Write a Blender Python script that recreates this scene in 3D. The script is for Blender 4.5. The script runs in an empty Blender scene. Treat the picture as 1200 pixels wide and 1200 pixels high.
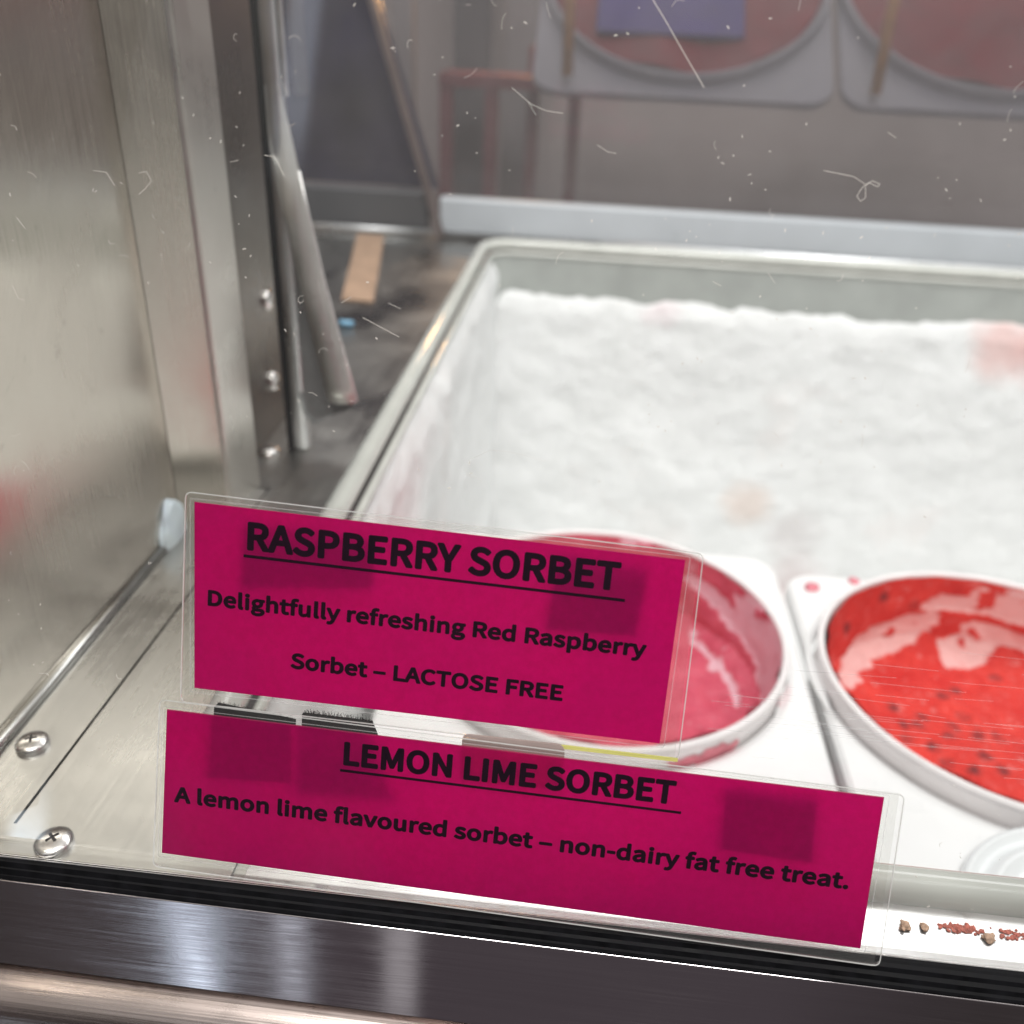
import bpy, bmesh, math, random
from mathutils import Vector, Matrix, noise

# ------------------------------------------------------------------ camera, world, lamps, exposure
S = bpy.context.scene
COL = S.collection
rnd = random.Random(7)

cam = bpy.data.objects.new('camera', bpy.data.cameras.new('camera'))
COL.objects.link(cam)
S.camera = cam
cam.data.sensor_width = 36.0
cam.data.lens = 31.68
cam.data.clip_start = 0.01
cam.data.clip_end = 50
YAW, PIT, ROL = math.radians(-4.3028), math.radians(29.1416), math.radians(2.6954)
f = Vector((math.sin(YAW)*math.cos(PIT), math.cos(YAW)*math.cos(PIT), -math.sin(PIT)))
r0 = Vector((math.cos(YAW), -math.sin(YAW), 0)); u0 = r0.cross(f)
rr = math.cos(ROL)*r0 + math.sin(ROL)*u0
uu = -math.sin(ROL)*r0 + math.cos(ROL)*u0
M = Matrix((rr, uu, -f)).transposed().to_4x4(); M.translation = (0, 0, .25)
cam.matrix_world = M
cam.data.dof.use_dof = True
cam.data.dof.focus_distance = .282
cam.data.dof.aperture_fstop = 8.2

W = bpy.data.worlds.new('World'); S.world = W; W.use_nodes = True
S.view_settings.view_transform = 'Standard'
S.view_settings.look = 'None'
S.view_settings.gamma = 1
S.view_settings.use_curve_mapping = False
S.view_settings.exposure = 0.13
S.cycles.max_bounces = 14
S.cycles.transparent_max_bounces = 24
S.cycles.caustics_reflective = False
S.cycles.caustics_refractive = False
S.cycles.use_denoising = True

def world():
    nt = W.node_tree; N = nt.nodes; L = nt.links
    bg = N['Background']
    tc = N.new('ShaderNodeTexCoord'); sep = N.new('ShaderNodeSeparateXYZ')
    L.new(tc.outputs['Generated'], sep.inputs[0])
    ramp = N.new('ShaderNodeValToRGB'); e = ramp.color_ramp.elements
    e[0].position = .0; e[0].color = (.060, .050, .052, 1)
    e[1].position = 1.; e[1].color = (1.55, 1.5, 1.44, 1)
    for p, c in ((.38, (.10, .088, .086, 1)), (.47, (.20, .18, .175, 1)), (.56, (.42, .40, .385, 1)), (.72, (.88, .85, .81, 1))):
        k = e.new(p); k.color = c
    mr = N.new('ShaderNodeMapRange'); mr.inputs['From Min'].default_value = -1; mr.inputs['From Max'].default_value = 1
    L.new(sep.outputs['Z'], mr.inputs[0]); L.new(mr.outputs[0], ramp.inputs[0])
    # the shop around the cabinet: uneven patches of light and dark furniture
    nz = N.new('ShaderNodeTexNoise'); nz.inputs['Scale'].default_value = 2.6; nz.inputs['Detail'].default_value = 2
    L.new(tc.outputs['Generated'], nz.inputs['Vector'])
    nr = N.new('ShaderNodeMapRange'); nr.inputs['From Min'].default_value = .35; nr.inputs['From Max'].default_value = .65
    nr.inputs['To Min'].default_value = .55; nr.inputs['To Max'].default_value = 1.35
    L.new(nz.outputs['Fac'], nr.inputs[0])
    mul = N.new('ShaderNodeVectorMath'); mul.operation = 'SCALE'
    L.new(ramp.outputs[0], mul.inputs[0]); L.new(nr.outputs[0], mul.inputs['Scale'])
    # narrow light bars shaped into the world for streaks on trim and glass
    sxy = N.new('ShaderNodeMath'); sxy.operation = 'ARCTAN2'
    L.new(sep.outputs['X'], sxy.inputs[0]); ny = N.new('ShaderNodeMath'); ny.operation = 'MULTIPLY'; ny.inputs[1].default_value = -1
    L.new(sep.outputs['Y'], ny.inputs[0]); L.new(ny.outputs[0], sxy.inputs[1])
    # the photographer, a dark figure in front of the cabinet
    da = N.new('ShaderNodeMath'); da.operation = 'ABSOLUTE'; L.new(sxy.outputs[0], da.inputs[0])
    body = rng(N, L, da.outputs[0], math.radians(20), math.radians(34), 1, 0); hd = rng(N, L, sep.outputs['Z'], .30, .50, 1, 0)
    bm_ = N.new('ShaderNodeMath'); bm_.operation = 'MULTIPLY'; L.new(body, bm_.inputs[0]); L.new(hd, bm_.inputs[1])
    last = mix_col(N, L, bm_.outputs[0], mul.outputs[0], (.10, .085, .095))
    for az, wd, zlo, zhi, st, cc in ((-29.7, .8, -.85, -.2, 3.4, (.74, .86, 1)), (-22.1, .7, -.85, -.2, 1.4, (.84, .90, 1)), (-12.8, 1.3, -.85, -.2, .55, (.95, .92, .95)), (-20.3, .9, .40, .78, 4.5, (.78, .84, 1)), (-32.3, .7, .02, .20, 4.0, (.95, .93, 1)), (33, 5, -.2, .35, .8, (.9, .93, 1))):
        d = N.new('ShaderNodeMath'); d.operation = 'SUBTRACT'; L.new(sxy.outputs[0], d.inputs[0]); d.inputs[1].default_value = math.radians(az)
        a = N.new('ShaderNodeMath'); a.operation = 'ABSOLUTE'; L.new(d.outputs[0], a.inputs[0])
        wv = rng(N, L, a.outputs[0], math.radians(wd)*.7, math.radians(wd)*1.4, 1, 0)
        zl = rng(N, L, sep.outputs['Z'], zlo, zlo+.06, 0, 1); zh = rng(N, L, sep.outputs['Z'], zhi-.06, zhi, 1, 0)
        p = N.new('ShaderNodeMath'); p.operation = 'MULTIPLY'; L.new(wv, p.inputs[0]); L.new(zl, p.inputs[1])
        q = N.new('ShaderNodeMath'); q.operation = 'MULTIPLY'; L.new(p.outputs[0], q.inputs[0]); L.new(zh, q.inputs[1])
        last = mix_col(N, L, q.outputs[0], last, tuple(st*k for k in cc))
    L.new(last, bg.inputs['Color'])
    bg.inputs['Strength'].default_value = WORLD_STRENGTH
WORLD_STRENGTH = 0.70

def lamp(name, loc, target, size, size_y, power, col):
    d = bpy.data.lights.new(name, 'AREA'); d.shape = 'RECTANGLE'; d.size = size; d.size_y = size_y
    d.energy = power; d.color = col
    o = bpy.data.objects.new(name, d); COL.objects.link(o); o.location = loc
    o.rotation_euler = (Vector(target)-Vector(loc)).to_track_quat('-Z', 'Y').to_euler()
    return o
lamp('cabinet_canopy_lamp', (.35, .86, .80), (.3, .45, -.1), 1.5, .28, 5.8, (.975, .985, 1))
lamp('sign_fill_lamp', (.1, -.75, 2.1), (0, .25, .05), 1.2, .6, 44.0, (1, .985, .965))  # added fill lamp that brightens the front of the signs
lamp('warm_shop_lamp', (-.12, 1.66, .36), (-.13, .75, 0), .05, .05, .9, (1, .55, .2))

# ------------------------------------------------------------------ materials
def mat(name):
    m = bpy.data.materials.new(name); m.use_nodes = True
    nt = m.node_tree
    return m, nt.nodes, nt.links, nt.nodes['Principled BSDF']

def noise_node(N, L, scale, detail=3, rough=.55, stretch=None, dist=0):
    tc = N.new('ShaderNodeTexCoord'); n = N.new('ShaderNodeTexNoise')
    n.inputs['Scale'].default_value = scale; n.inputs['Detail'].default_value = detail
    n.inputs['Roughness'].default_value = rough; n.inputs['Distortion'].default_value = dist
    if stretch:
        mp = N.new('ShaderNodeMapping'); mp.inputs['Scale'].default_value = stretch
        L.new(tc.outputs['Object'], mp.inputs[0]); L.new(mp.outputs[0], n.inputs['Vector'])
    else:
        L.new(tc.outputs['Object'], n.inputs['Vector'])
    return n

def mix_col(N, L, fac, a, b):
    m = N.new('ShaderNodeMix'); m.data_type = 'RGBA'
    if hasattr(fac, 'links'): L.new(fac, m.inputs[0])
    else: m.inputs[0].default_value = fac
    for i, v in ((6, a), (7, b)):
        if hasattr(v, 'links'): L.new(v, m.inputs[i])
        else: m.inputs[i].default_value = (*v, 1)
    return m.outputs[2]

def rng(N, L, src, a, b, c, d):
    m = N.new('ShaderNodeMapRange'); L.new(src, m.inputs[0])
    for k, v in zip(('From Min', 'From Max', 'To Min', 'To Max'), (a, b, c, d)): m.inputs[k].default_value = v
    return m.outputs[0]

def bump(N, L, b, src, strength, dist=.001):
    n = N.new('ShaderNodeBump'); n.inputs['Strength'].default_value = strength; n.inputs['Distance'].default_value = dist
    L.new(src, n.inputs['Height']); L.new(n.outputs[0], b.inputs['Normal'])

def simple(name, col, rough=.5, metal=0, var=.12, scale=60, bmp=0, spec=.5):
    m, N, L, b = mat(name)
    n = noise_node(N, L, scale, 4)
    L.new(mix_col(N, L, rng(N, L, n.outputs['Fac'], .3, .7, 0, 1), tuple(c*(1-var) for c in col), tuple(min(c*(1+var), 1) for c in col)), b.inputs['Base Color'])
    b.inputs['Metallic'].default_value = metal; b.inputs['Specular IOR Level'].default_value = spec
    L.new(rng(N, L, n.outputs['Fac'], .3, .7, rough*.85, min(rough*1.15, 1)), b.inputs['Roughness'])
    if bmp: bump(N, L, b, n.outputs['Fac'], bmp)
    return m

def steel(name, col, rough, stretch, bs=.15, dirt=.25, dirt_col=(.16, .13, .10)):
    """brushed stainless steel: fine lines along one axis, smudges and a little grime"""
    m, N, L, b = mat(name)
    g = noise_node(N, L, 1, 3, .6, stretch)
    sm = noise_node(N, L, 11, 5, .6, None, .6)
    sp = noise_node(N, L, 46, 6, .7)
    base = mix_col(N, L, rng(N, L, g.outputs['Fac'], .3, .7, 0, 1), tuple(c*.94 for c in col), col)
    base = mix_col(N, L, rng(N, L, sp.outputs['Fac'], .62, .8, 0, dirt), base, dirt_col)
    L.new(base, b.inputs['Base Color']); b.inputs['Metallic'].default_value = 1
    ad = N.new('ShaderNodeMath'); ad.operation = 'ADD'
    L.new(rng(N, L, sm.outputs['Fac'], .32, .68, rough*.7, rough*1.55), ad.inputs[0])
    L.new(rng(N, L, g.outputs['Fac'], .3, .7, -.04, .04), ad.inputs[1]); L.new(ad.outputs[0], b.inputs['Roughness'])
    bump(N, L, b, g.outputs['Fac'], bs, .0006)
    return m

world()

M_WALL = steel('brushed_wall_steel', (.58, .535, .465), .20, (900, 900, 6), .04, .45)
M_POST = steel('post_steel', (.60, .575, .53), .25, (900, 900, 6), .05)
M_DARK = steel('recess_steel', (.17, .15, .13), .28, (900, 900, 6), .05)  # shadow beside the post is put into this darker steel tone
M_LEDGE = steel('ledge_steel', (.46, .455, .435), .29, (500, 10, 500), .03, .16)
M_ALU = steel('bright_ledge_steel', (.84, .83, .82), .42, (14, 900, 900), .25, .5)
M_TRIM = steel('trim_steel', (.70, .655, .67), .10, (5, 1500, 1500), .02, .0)
b_ = M_TRIM.node_tree.nodes['Principled BSDF']; b_.inputs['Anisotropic'].default_value = .93; b_.inputs['Anisotropic Rotation'].default_value = .25
tn_ = M_TRIM.node_tree.nodes.new('ShaderNodeTangent'); tn_.direction_type = 'UV_MAP'; M_TRIM.node_tree.links.new(tn_.outputs[0], b_.inputs['Tangent'])
M_LTRIM = steel('lower_trim_steel', (.30, .255, .235), .26, (5, 1500, 1500), .10, .1)
M_BAR = steel('channel_aluminium', (.62, .63, .64), .30, (600, 600, 4), .08, .2)
M_FLAP = steel('flap_aluminium', (.80, .80, .77), .46, (500, 500, 5), .1, .6)
M_SCREW = steel('screw_steel', (.72, .70, .68), .2, (80, 80, 80), .05, .3)
M_RECESS = simple('screw_recess', (.035, .03, .028), .6)
M_GASKET = simple('black_rubber', (.004, .004, .005), .6, 0, .6, 160, .2, .12)
M_RAIL = simple('rail_plastic', (.47, .50, .53), .32, 0, .06, 14)
M_RIM = simple('rim_plastic', (.54, .55, .51), .08, 0, .08, 30)
M_LIP = simple('lip_plastic', (.36, .38, .36), .35, 0, .10, 22)
M_WHITE = simple('white_plastic', (.83, .83, .83), .30, 0, .03, 25)
M_TUBW = simple('white_tub_board', (.84, .80, .80), .45, 0, .05, 40)
M_LID = simple('white_lid_plastic', (.80, .82, .83), .25, 0, .04, 30)
M_SLATE = simple('slate_panel', (.030, .030, .105), .22, 0, .75, 7)  # lighter patches imitate a bluish reflection in the panel
M_BACK = simple('taupe_wall', (.36, .325, .31), .7, 0, .15, 3)
M_STRUT = simple('strut_paint', (.12, .095, .09), .4, 0, .2, 20)
M_REDMETAL = simple('red_paint', (.20, .055, .065), .4, 0, .15, 20)
M_GREY_STREAK = simple('grey_streak', (.24, .23, .23), .4, 0, .12, 8)
M_RAIL_STREAK = simple('dark_grey_paint', (.085, .085, .09), .4, 0, .12, 8)
M_GREYPL = simple('grey_translucent_plastic', (.30, .305, .30), .4, 0, .1, 40)
M_WARM_REFL = simple('warm_reflection_orange', (.52, .25, .07), .5, 0, .2, 60)
M_TAN_SHEEN = simple('tan_sheen', (.36, .24, .165), .7, 0, .15, 30)
M_BLUE = simple('blue_plastic', (.20, .42, .60), .35)
M_VELCRO = simple('black_velcro', (.005, .004, .005), .95, 0, .6, 900, 1.0, .1)
M_TAN = simple('taupe_clip_plastic', (.34, .27, .25), .45, 0, .08, 50)
M_INK = simple('black_ink', (.010, .0012, .008), .6, 0, .2, 200, 0, .1)
M_DARKGRED = simple('reflected_sorbet_red', (.22, .012, .024), .5, 0, .3, 16, .4)  # dimmed red imitating sorbet seen as a reflection
M_REARBLUE = simple('violet_glimmer', (.075, .05, .27), .4, 0, .2, 14)  # colour of a purple reflection
M_REFL_GREY = simple('reflected_plastic_grey', (.40, .42, .46), .35, 0, .05, 10)  # white plastic dimmed to imitate its reflection
M_GLARE = simple('pale_blue_glare', (.80, .91, 1.0), .18, 0, .1, 60, .3)
M_CRUMB = simple('brown_crumb', (.55, .36, .25), .8, 0, .4, 600, .6)
M_RCRUMB = simple('red_crumb', (.50, .14, .10), .7, 0, .4, 600, .6)

def glass(name, tint, haze, rough=.0, gloss=1.0, hazecol=(.75, .74, .73)):
    """thin pane: clear, Fresnel reflection, a diffuse film for dust and the painted veil"""
    m = bpy.data.materials.new(name); m.use_nodes = True
    N = m.node_tree.nodes; L = m.node_tree.links
    N.remove(N['Principled BSDF']); out = N['Material Output']
    tr = N.new('ShaderNodeBsdfTransparent'); tr.inputs[0].default_value = (*tint, 1)
    gl = N.new('ShaderNodeBsdfGlossy'); gl.inputs['Roughness'].default_value = rough
    gl.inputs[0].default_value = (1, 1, 1, 1)
    df = N.new('ShaderNodeBsdfDiffuse'); df.inputs[0].default_value = (*hazecol, 1)
    fr = N.new('ShaderNodeFresnel'); fr.inputs['IOR'].default_value = 1.45
    geo = N.new('ShaderNodeNewGeometry')
    # the same reflectance from either side of the sheet
    fm = N.new('ShaderNodeMath'); fm.operation = 'MULTIPLY'; fm.inputs[1].default_value = gloss
    lw = N.new('ShaderNodeLayerWeight'); lw.inputs['Blend'].default_value = .30
    L.new(lw.outputs['Fresnel'], fm.inputs[0])
    N.remove(fr); N.remove(geo)
    n = noise_node(N, L, 9, 6, .65, None, .4)
    hz = rng(N, L, n.outputs['Fac'], .25, .75, haze*.5, haze*1.5)
    m1 = N.new('ShaderNodeMixShader'); m2 = N.new('ShaderNodeMixShader')
    L.new(hz, m1.inputs[0]); L.new(tr.outputs[0], m1.inputs[1]); L.new(df.outputs[0], m1.inputs[2])
    L.new(fm.outputs[0], m2.inputs[0]); L.new(m1.outputs[0], m2.inputs[1]); L.new(gl.outputs[0], m2.inputs[2])
    L.new(m2.outputs[0], out.inputs[0])
    return m, N, L, gl
M_GLASS = glass('front_glass', (.993, .997, .993), .012, .0, .55)[0]  # haze puts the pale reflected veil into the pane, along with dust
M_SMOKE = glass('smoked_glass', (.84, .82, .83), .10, .05, .6, (.46, .43, .43))[0]
M_SLEEVE, N, L, gl = glass('laminate_film', (.997, .997, .995), .004, .12, .28)
n = noise_node(N, L, 70, 3, .5)
bn = N.new('ShaderNodeBump'); bn.inputs['Strength'].default_value = .25; bn.inputs['Distance'].default_value = .0006
L.new(n.outputs['Fac'], bn.inputs['Height']); L.new(bn.outputs[0], gl.inputs['Normal'])
M_BORDER = glass('laminate_border', (.97, .97, .96), .022, .2, .3, (.8, .8, .78))[0]
M_EDGE = glass('laminate_edge', (.85, .85, .83), .45, .1, .5, (.9, .9, .88))[0]
M_YEDGE = glass('yellow_edge', (.9, .9, .45), .55, .1, .5, (.85, .83, .30))[0]
M_DUST = glass('dust_fibre', (.9, .9, .9), .70, .5, .1, (.85, .80, .74))[0]
M_SCRATCH = glass('scratch', (.97, .97, .97), .20, .5, .1, (.9, .9, .9))[0]

def paper():
    m = bpy.data.materials.new('magenta_paper'); m.use_nodes = True
    N = m.node_tree.nodes; L = m.node_tree.links; out = N['Material Output']; b = N['Principled BSDF']
    n = noise_node(N, L, 420, 6, .8); n2 = noise_node(N, L, 34, 5, .65)
    n3 = noise_node(N, L, 150, 4, .7)
    c = mix_col(N, L, rng(N, L, n.outputs['Fac'], .35, .65, 0, 1), (.84, .0018, .27), (.95, .0032, .33))
    c = mix_col(N, L, rng(N, L, n2.outputs['Fac'], .35, .65, 0, .35), c, (.78, .010, .30))
    c = mix_col(N, L, rng(N, L, n3.outputs['Fac'], .70, .76, 0, .5), c, (.30, .004, .10))
    L.new(c, b.inputs['Base Color']); b.inputs['Roughness'].default_value = .6; b.inputs['Specular IOR Level'].default_value = .3
    t = N.new('ShaderNodeBsdfTranslucent'); t.inputs[0].default_value = (1.0, .003, .45, 1)
    tcol = mix_col(N, L, rng(N, L, n.outputs['Fac'], .36, .64, 0, 1), (.90, .003, .38), (1, .003, .47))
    tcol = mix_col(N, L, rng(N, L, n2.outputs['Fac'], .36, .68, 0, .30), tcol, (.78, .012, .40))
    tcol = mix_col(N, L, rng(N, L, n3.outputs['Fac'], .70, .76, 0, .45), tcol, (.40, .003, .16))
    L.new(tcol, t.inputs[0])
    mx = N.new('ShaderNodeMixShader'); mx.inputs[0].default_value = .82
    L.new(b.outputs[0], mx.inputs[1]); L.new(t.outputs[0], mx.inputs[2]); L.new(mx.outputs[0], out.inputs[0])
    return m
M_PAPER = paper()

def frost():
    m, N, L, b = mat('frost')
    n = noise_node(N, L, 26, 6, .65); s = noise_node(N, L, 5.5, 4, .6); w = noise_node(N, L, 3.1, 4, .6, None, .5)
    c = mix_col(N, L, rng(N, L, n.outputs['Fac'], .3, .7, 0, 1), (.82, .83, .825), (.91, .92, .92))
    c = mix_col(N, L, rng(N, L, s.outputs['Fac'], .58, .74, 0, .35), c, (.80, .68, .65))
    c = mix_col(N, L, rng(N, L, w.outputs['Fac'], .66, .72, 0, .5), c, (.82, .50, .46))
    tc = N.new('ShaderNodeTexCoord')
    for p, r, k, col in (((.50, 1.08, -.074), .055, .55, (.80, .40, .36)), ((.545, 1.08, -.082), .05, .5, (.82, .45, .42)), ((.235, 1.08, -.315), .045, .45, (.80, .60, .50)), ((.30, 1.08, -.36), .05, .45, (.66, .60, .60)), ((.32, 1.08, -.44), .06, .5, (.70, .58, .58)), ((.09, 1.08, -.062), .03, .35, (.82, .55, .6))):
        d = N.new('ShaderNodeVectorMath'); d.operation = 'DISTANCE'; L.new(tc.outputs['Object'], d.inputs[0]); d.inputs[1].default_value = p
        a = N.new('ShaderNodeMath'); a.operation = 'MULTIPLY_ADD'; L.new(n.outputs['Fac'], a.inputs[0]); a.inputs[1].default_value = .05; L.new(d.outputs['Value'], a.inputs[2])
        c = mix_col(N, L, rng(N, L, a.outputs[0], r*.45+.02, r+.025, k, 0), c, col)
    L.new(c, b.inputs['Base Color']); b.inputs['Roughness'].default_value = .85; b.inputs['Specular IOR Level'].default_value = .25
    n3 = noise_node(N, L, 130, 9, .8)
    bump(N, L, b, n3.outputs['Fac'], .6, .004)
    return m
M_FROST = frost()

def bowl_mat(name, red, red2, bare, seed):
    m, N, L, b = mat(name)
    a = N.new('ShaderNodeAttribute'); a.attribute_name = 'stain'
    sep = N.new('ShaderNodeSeparateColor'); L.new(a.outputs['Color'], sep.inputs[0])
    n = noise_node(N, L, 95, 5, .6); n2 = noise_node(N, L, 34, 4, .6)
    ad = N.new('ShaderNodeMath'); ad.operation = 'ADD'
    L.new(sep.outputs[0], ad.inputs[0]); L.new(rng(N, L, n.outputs['Fac'], .3, .7, -.46, .46), ad.inputs[1])
    fac = rng(N, L, ad.outputs[0], .28, .72, 0, 1)
    rc = mix_col(N, L, rng(N, L, n2.outputs['Fac'], .35, .65, 0, 1), red, red2)
    bc = mix_col(N, L, rng(N, L, n2.outputs['Fac'], .3, .7, 0, 1), bare, tuple(min(1, k*1.12) for k in bare))
    n5 = noise_node(N, L, 150, 6, .7)
    rc = mix_col(N, L, rng(N, L, n5.outputs['Fac'], .55, .78, 0, .28), rc, bare)
    c = mix_col(N, L, fac, rc, bc)
    sd = N.new('ShaderNodeMath'); sd.operation = 'MULTIPLY'
    L.new(sep.outputs[1], sd.inputs[0]); L.new(rng(N, L, n.outputs['Fac'], .35, .6, .3, 1), sd.inputs[1])
    c = mix_col(N, L, sd.outputs[0], c, seed)
    L.new(c, b.inputs['Base Color']); b.inputs['Roughness'].default_value = .68; b.inputs['Specular IOR Level'].default_value = .12
    n4 = noise_node(N, L, 320, 6, .7)
    bump(N, L, b, n4.outputs['Fac'], .55, .002)
    return m
M_STRAW = bowl_mat('strawberry_smears', (.60, .030, .026), (.74, .060, .046), (.80, .48, .46), (.12, .03, .035))
M_RASP = bowl_mat('raspberry_smears', (.60, .075, .13), (.70, .13, .19), (.78, .50, .56), (.2, .02, .04))
M_SMEAR = simple('pink_smear', (.72, .22, .27), .5, 0, .25, 90)

# ------------------------------------------------------------------ helpers
ROOT = {}
def tag(o, label=None, cat=None, group=None, kind=None):
    if label: o['label'] = label
    if cat: o['category'] = cat
    if group: o['group'] = group
    if kind: o['kind'] = kind
    return o

def empty(name, loc, label, cat, group=None):
    o = bpy.data.objects.new(name, None); COL.objects.link(o); o.location = loc; o.empty_display_size = .02
    ROOT[o] = Vector(loc)
    return tag(o, label, cat, group)

def base_of(o):
    return ROOT.get(o, Vector((0, 0, 0)))

def obj(name, bm, m, parent=None, smooth=False, origin=None):
    """bm holds world coordinates; the object sits at its parent's base (or at origin)"""
    o0 = base_of(parent) if parent else Vector(origin or (0, 0, 0))
    bmesh.ops.translate(bm, verts=bm.verts, vec=-o0)
    me = bpy.data.meshes.new(name); bm.to_mesh(me); bm.free()
    if smooth:
        for p in me.polygons: p.use_smooth = True
    for k in (m if isinstance(m, (list, tuple)) else [m]): me.materials.append(k)
    o = bpy.data.objects.new(name, me); COL.objects.link(o)
    ROOT[o] = o0
    if parent: o.parent = parent
    else: o.location = o0
    return o

def bev(bm, w, seg=2, faces=None):
    bmesh.ops.bevel(bm, geom=[e for e in bm.edges], offset=w, segments=seg, affect='EDGES', profile=.5)
    return bm

def box(x0, x1, y0, y1, z0, z1, w=0, bm=None):
    b = bmesh.new()
    vs = [b.verts.new(p) for p in ((x0,y0,z0),(x1,y0,z0),(x1,y1,z0),(x0,y1,z0),(x0,y0,z1),(x1,y0,z1),(x1,y1,z1),(x0,y1,z1))]
    for q in ((3,2,1,0),(4,5,6,7),(0,1,5,4),(1,2,6,5),(2,3,7,6),(3,0,4,7)): b.faces.new([vs[i] for i in q])
    if w: bev(b, w)
    return merge(bm, b)

def merge(bm, b):
    if bm is None: return b
    me = bpy.data.meshes.new('tmp'); b.to_mesh(me); b.free(); bm.from_mesh(me); bpy.data.meshes.remove(me)
    return bm

def prism(pts, ext, w=0, bm=None):
    """closed polygon of 3D points swept by vector ext"""
    b = bmesh.new(); e = Vector(ext)
    a = [b.verts.new(p) for p in pts]; c = [b.verts.new(Vector(p)+e) for p in pts]; n = len(pts)
    b.faces.new(a); b.faces.new(c[::-1])
    for i in range(n): b.faces.new((a[i], c[i], c[(i+1) % n], a[(i+1) % n]))
    bmesh.ops.recalc_face_normals(b, faces=b.faces)
    if w: bev(b, w)
    return merge(bm, b)

def lathe(prof, c, seg=64, bm=None, mtx=None):
    b = bmesh.new(); rings = []
    for r, z in prof:
        if r < 1e-6: rings.append([b.verts.new((0, 0, z))])
        else: rings.append([b.verts.new((r*math.cos(2*math.pi*i/seg), r*math.sin(2*math.pi*i/seg), z)) for i in range(seg)])
    for A, B in zip(rings, rings[1:]):
        for i in range(seg):
            j = (i+1) % seg
            if len(A) == 1 and len(B) == 1: continue
            if len(A) == 1: b.faces.new((A[0], B[j], B[i]))
            elif len(B) == 1: b.faces.new((A[i], A[j], B[0]))
            else: b.faces.new((A[i], A[j], B[j], B[i]))
    bmesh.ops.recalc_face_normals(b, faces=b.faces)
    if mtx: bmesh.ops.transform(b, matrix=mtx, verts=b.verts)
    bmesh.ops.translate(b, verts=b.verts, vec=Vector(c))
    return merge(bm, b)

def tube(path, r, seg=10, closed=False, bm=None):
    b = bmesh.new(); P = [Vector(p) for p in path]; n = len(P); rings = []
    for i in range(n):
        if closed: t = P[(i+1) % n]-P[i-1]
        else: t = P[min(i+1, n-1)]-P[max(i-1, 0)]
        t.normalize(); up = Vector((0, 0, 1)) if abs(t.z) < .9 else Vector((0, 1, 0))
        s = t.cross(up).normalized(); v = s.cross(t)
        q = r[i] if isinstance(r, (list, tuple)) else r
        rings.append([b.verts.new(P[i]+q*(math.cos(2*math.pi*k/seg)*s+math.sin(2*math.pi*k/seg)*v)) for k in range(seg)])
    for i in range(n if closed else n-1):
        A, B = rings[i], rings[(i+1) % n]
        for k in range(seg): b.faces.new((A[k], A[(k+1) % seg], B[(k+1) % seg], B[k]))
    if not closed:
        b.faces.new(rings[0]); b.faces.new(rings[-1][::-1])
    bmesh.ops.recalc_face_normals(b, faces=b.faces)
    return merge(bm, b)

def rrect(x0, x1, y0, y1, r, seg=8):
    out = []
    for cx, cy, a in ((x1-r, y1-r, 0), (x0+r, y1-r, 90), (x0+r, y0+r, 180), (x1-r, y0+r, 270)):
        for i in range(seg+1):
            t = math.radians(a+90*i/seg); out.append((cx+r*math.cos(t), cy+r*math.sin(t)))
    return out

# ------------------------------------------------------------------ the dipping cabinet (one thing, many parts)
cab = empty('dipping_cabinet', (.25, .6, -.06), 'stainless steel ice cream dipping cabinet with frosted well behind slanted front glass', 'freezer')
XR = 1.25                       # right end, well outside the frame

# ledge round the well: floor sheets with a narrow seam between them
LEFTX = -.62
bm = prism([(-.2075, .1862, -.0015), (-.1812, .1862, -.0015), (-.1772, .45, -.0015), (-.2075, .45, -.0015)], (0, 0, .0015))
ledge = obj('ledge', bm, M_LEDGE, cab)
bm = prism([(-.1800, .1862, -.0015), (-.096, .1862, -.0015)]
           + [(-.096+.037*math.cos(math.radians(a)), .2485+.037*math.sin(math.radians(a)), -.0015) for a in range(270, 179, -10)]
           + [(-.096+.037*math.cos(math.radians(a)), 1.073+.037*math.sin(math.radians(a)), -.0015) for a in range(180, 89, -10)]
           + [(-.096, 1.13, -.0015), (LEFTX, 1.13, -.0015), (LEFTX, .62, -.0015), (-.206, .62, -.0015), (-.206, .452, -.0015), (-.1760, .452, -.0015)], (0, 0, .0015))
obj('ledge_sheet', bm, M_LEDGE, cab)
obj('ledge_underlay', box(-.23, -.14, .186, 1.12, -.006, -.0025), M_RECESS, cab)
bm = box(-.0959, XR, .1862, .2085, -.0015, 0)
obj('front_ledge', bm, M_ALU, cab)
obj('ledge_strip', prism([(-.207, .1867, .0006), (-.100, .1867, .0006), (-.100, .197, .0006), (-.204, .2005, .0006)], (0, 0, .0005)), M_LEDGE, cab)
# bead of sealant where the wall meets the ledge
obj('wall_bead', tube([(-.2068, .19, .0012), (-.2068, .3, .0012), (-.2068, .40, .0012)], .0024, 8), M_LEDGE, cab, True)

# left end wall and its corner post
TOP = .62
def wall_sheet(pts, th=.003):
    b = bmesh.new()
    for (a, c) in zip(pts, pts[1:]):
        prism([(a[0], a[1], -.004), (c[0], c[1], -.004), (c[0], c[1], TOP), (a[0], a[1], TOP)], (-th, -.0005, 0), 0, b)
    return b
obj('end_wall', wall_sheet([(-.2080, .12), (-.2074, .3995)]), M_WALL, cab)
obj('corner_panel', wall_sheet([(-.2074, .4005), (-.1905, .4235)]), M_WALL, cab)
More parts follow.
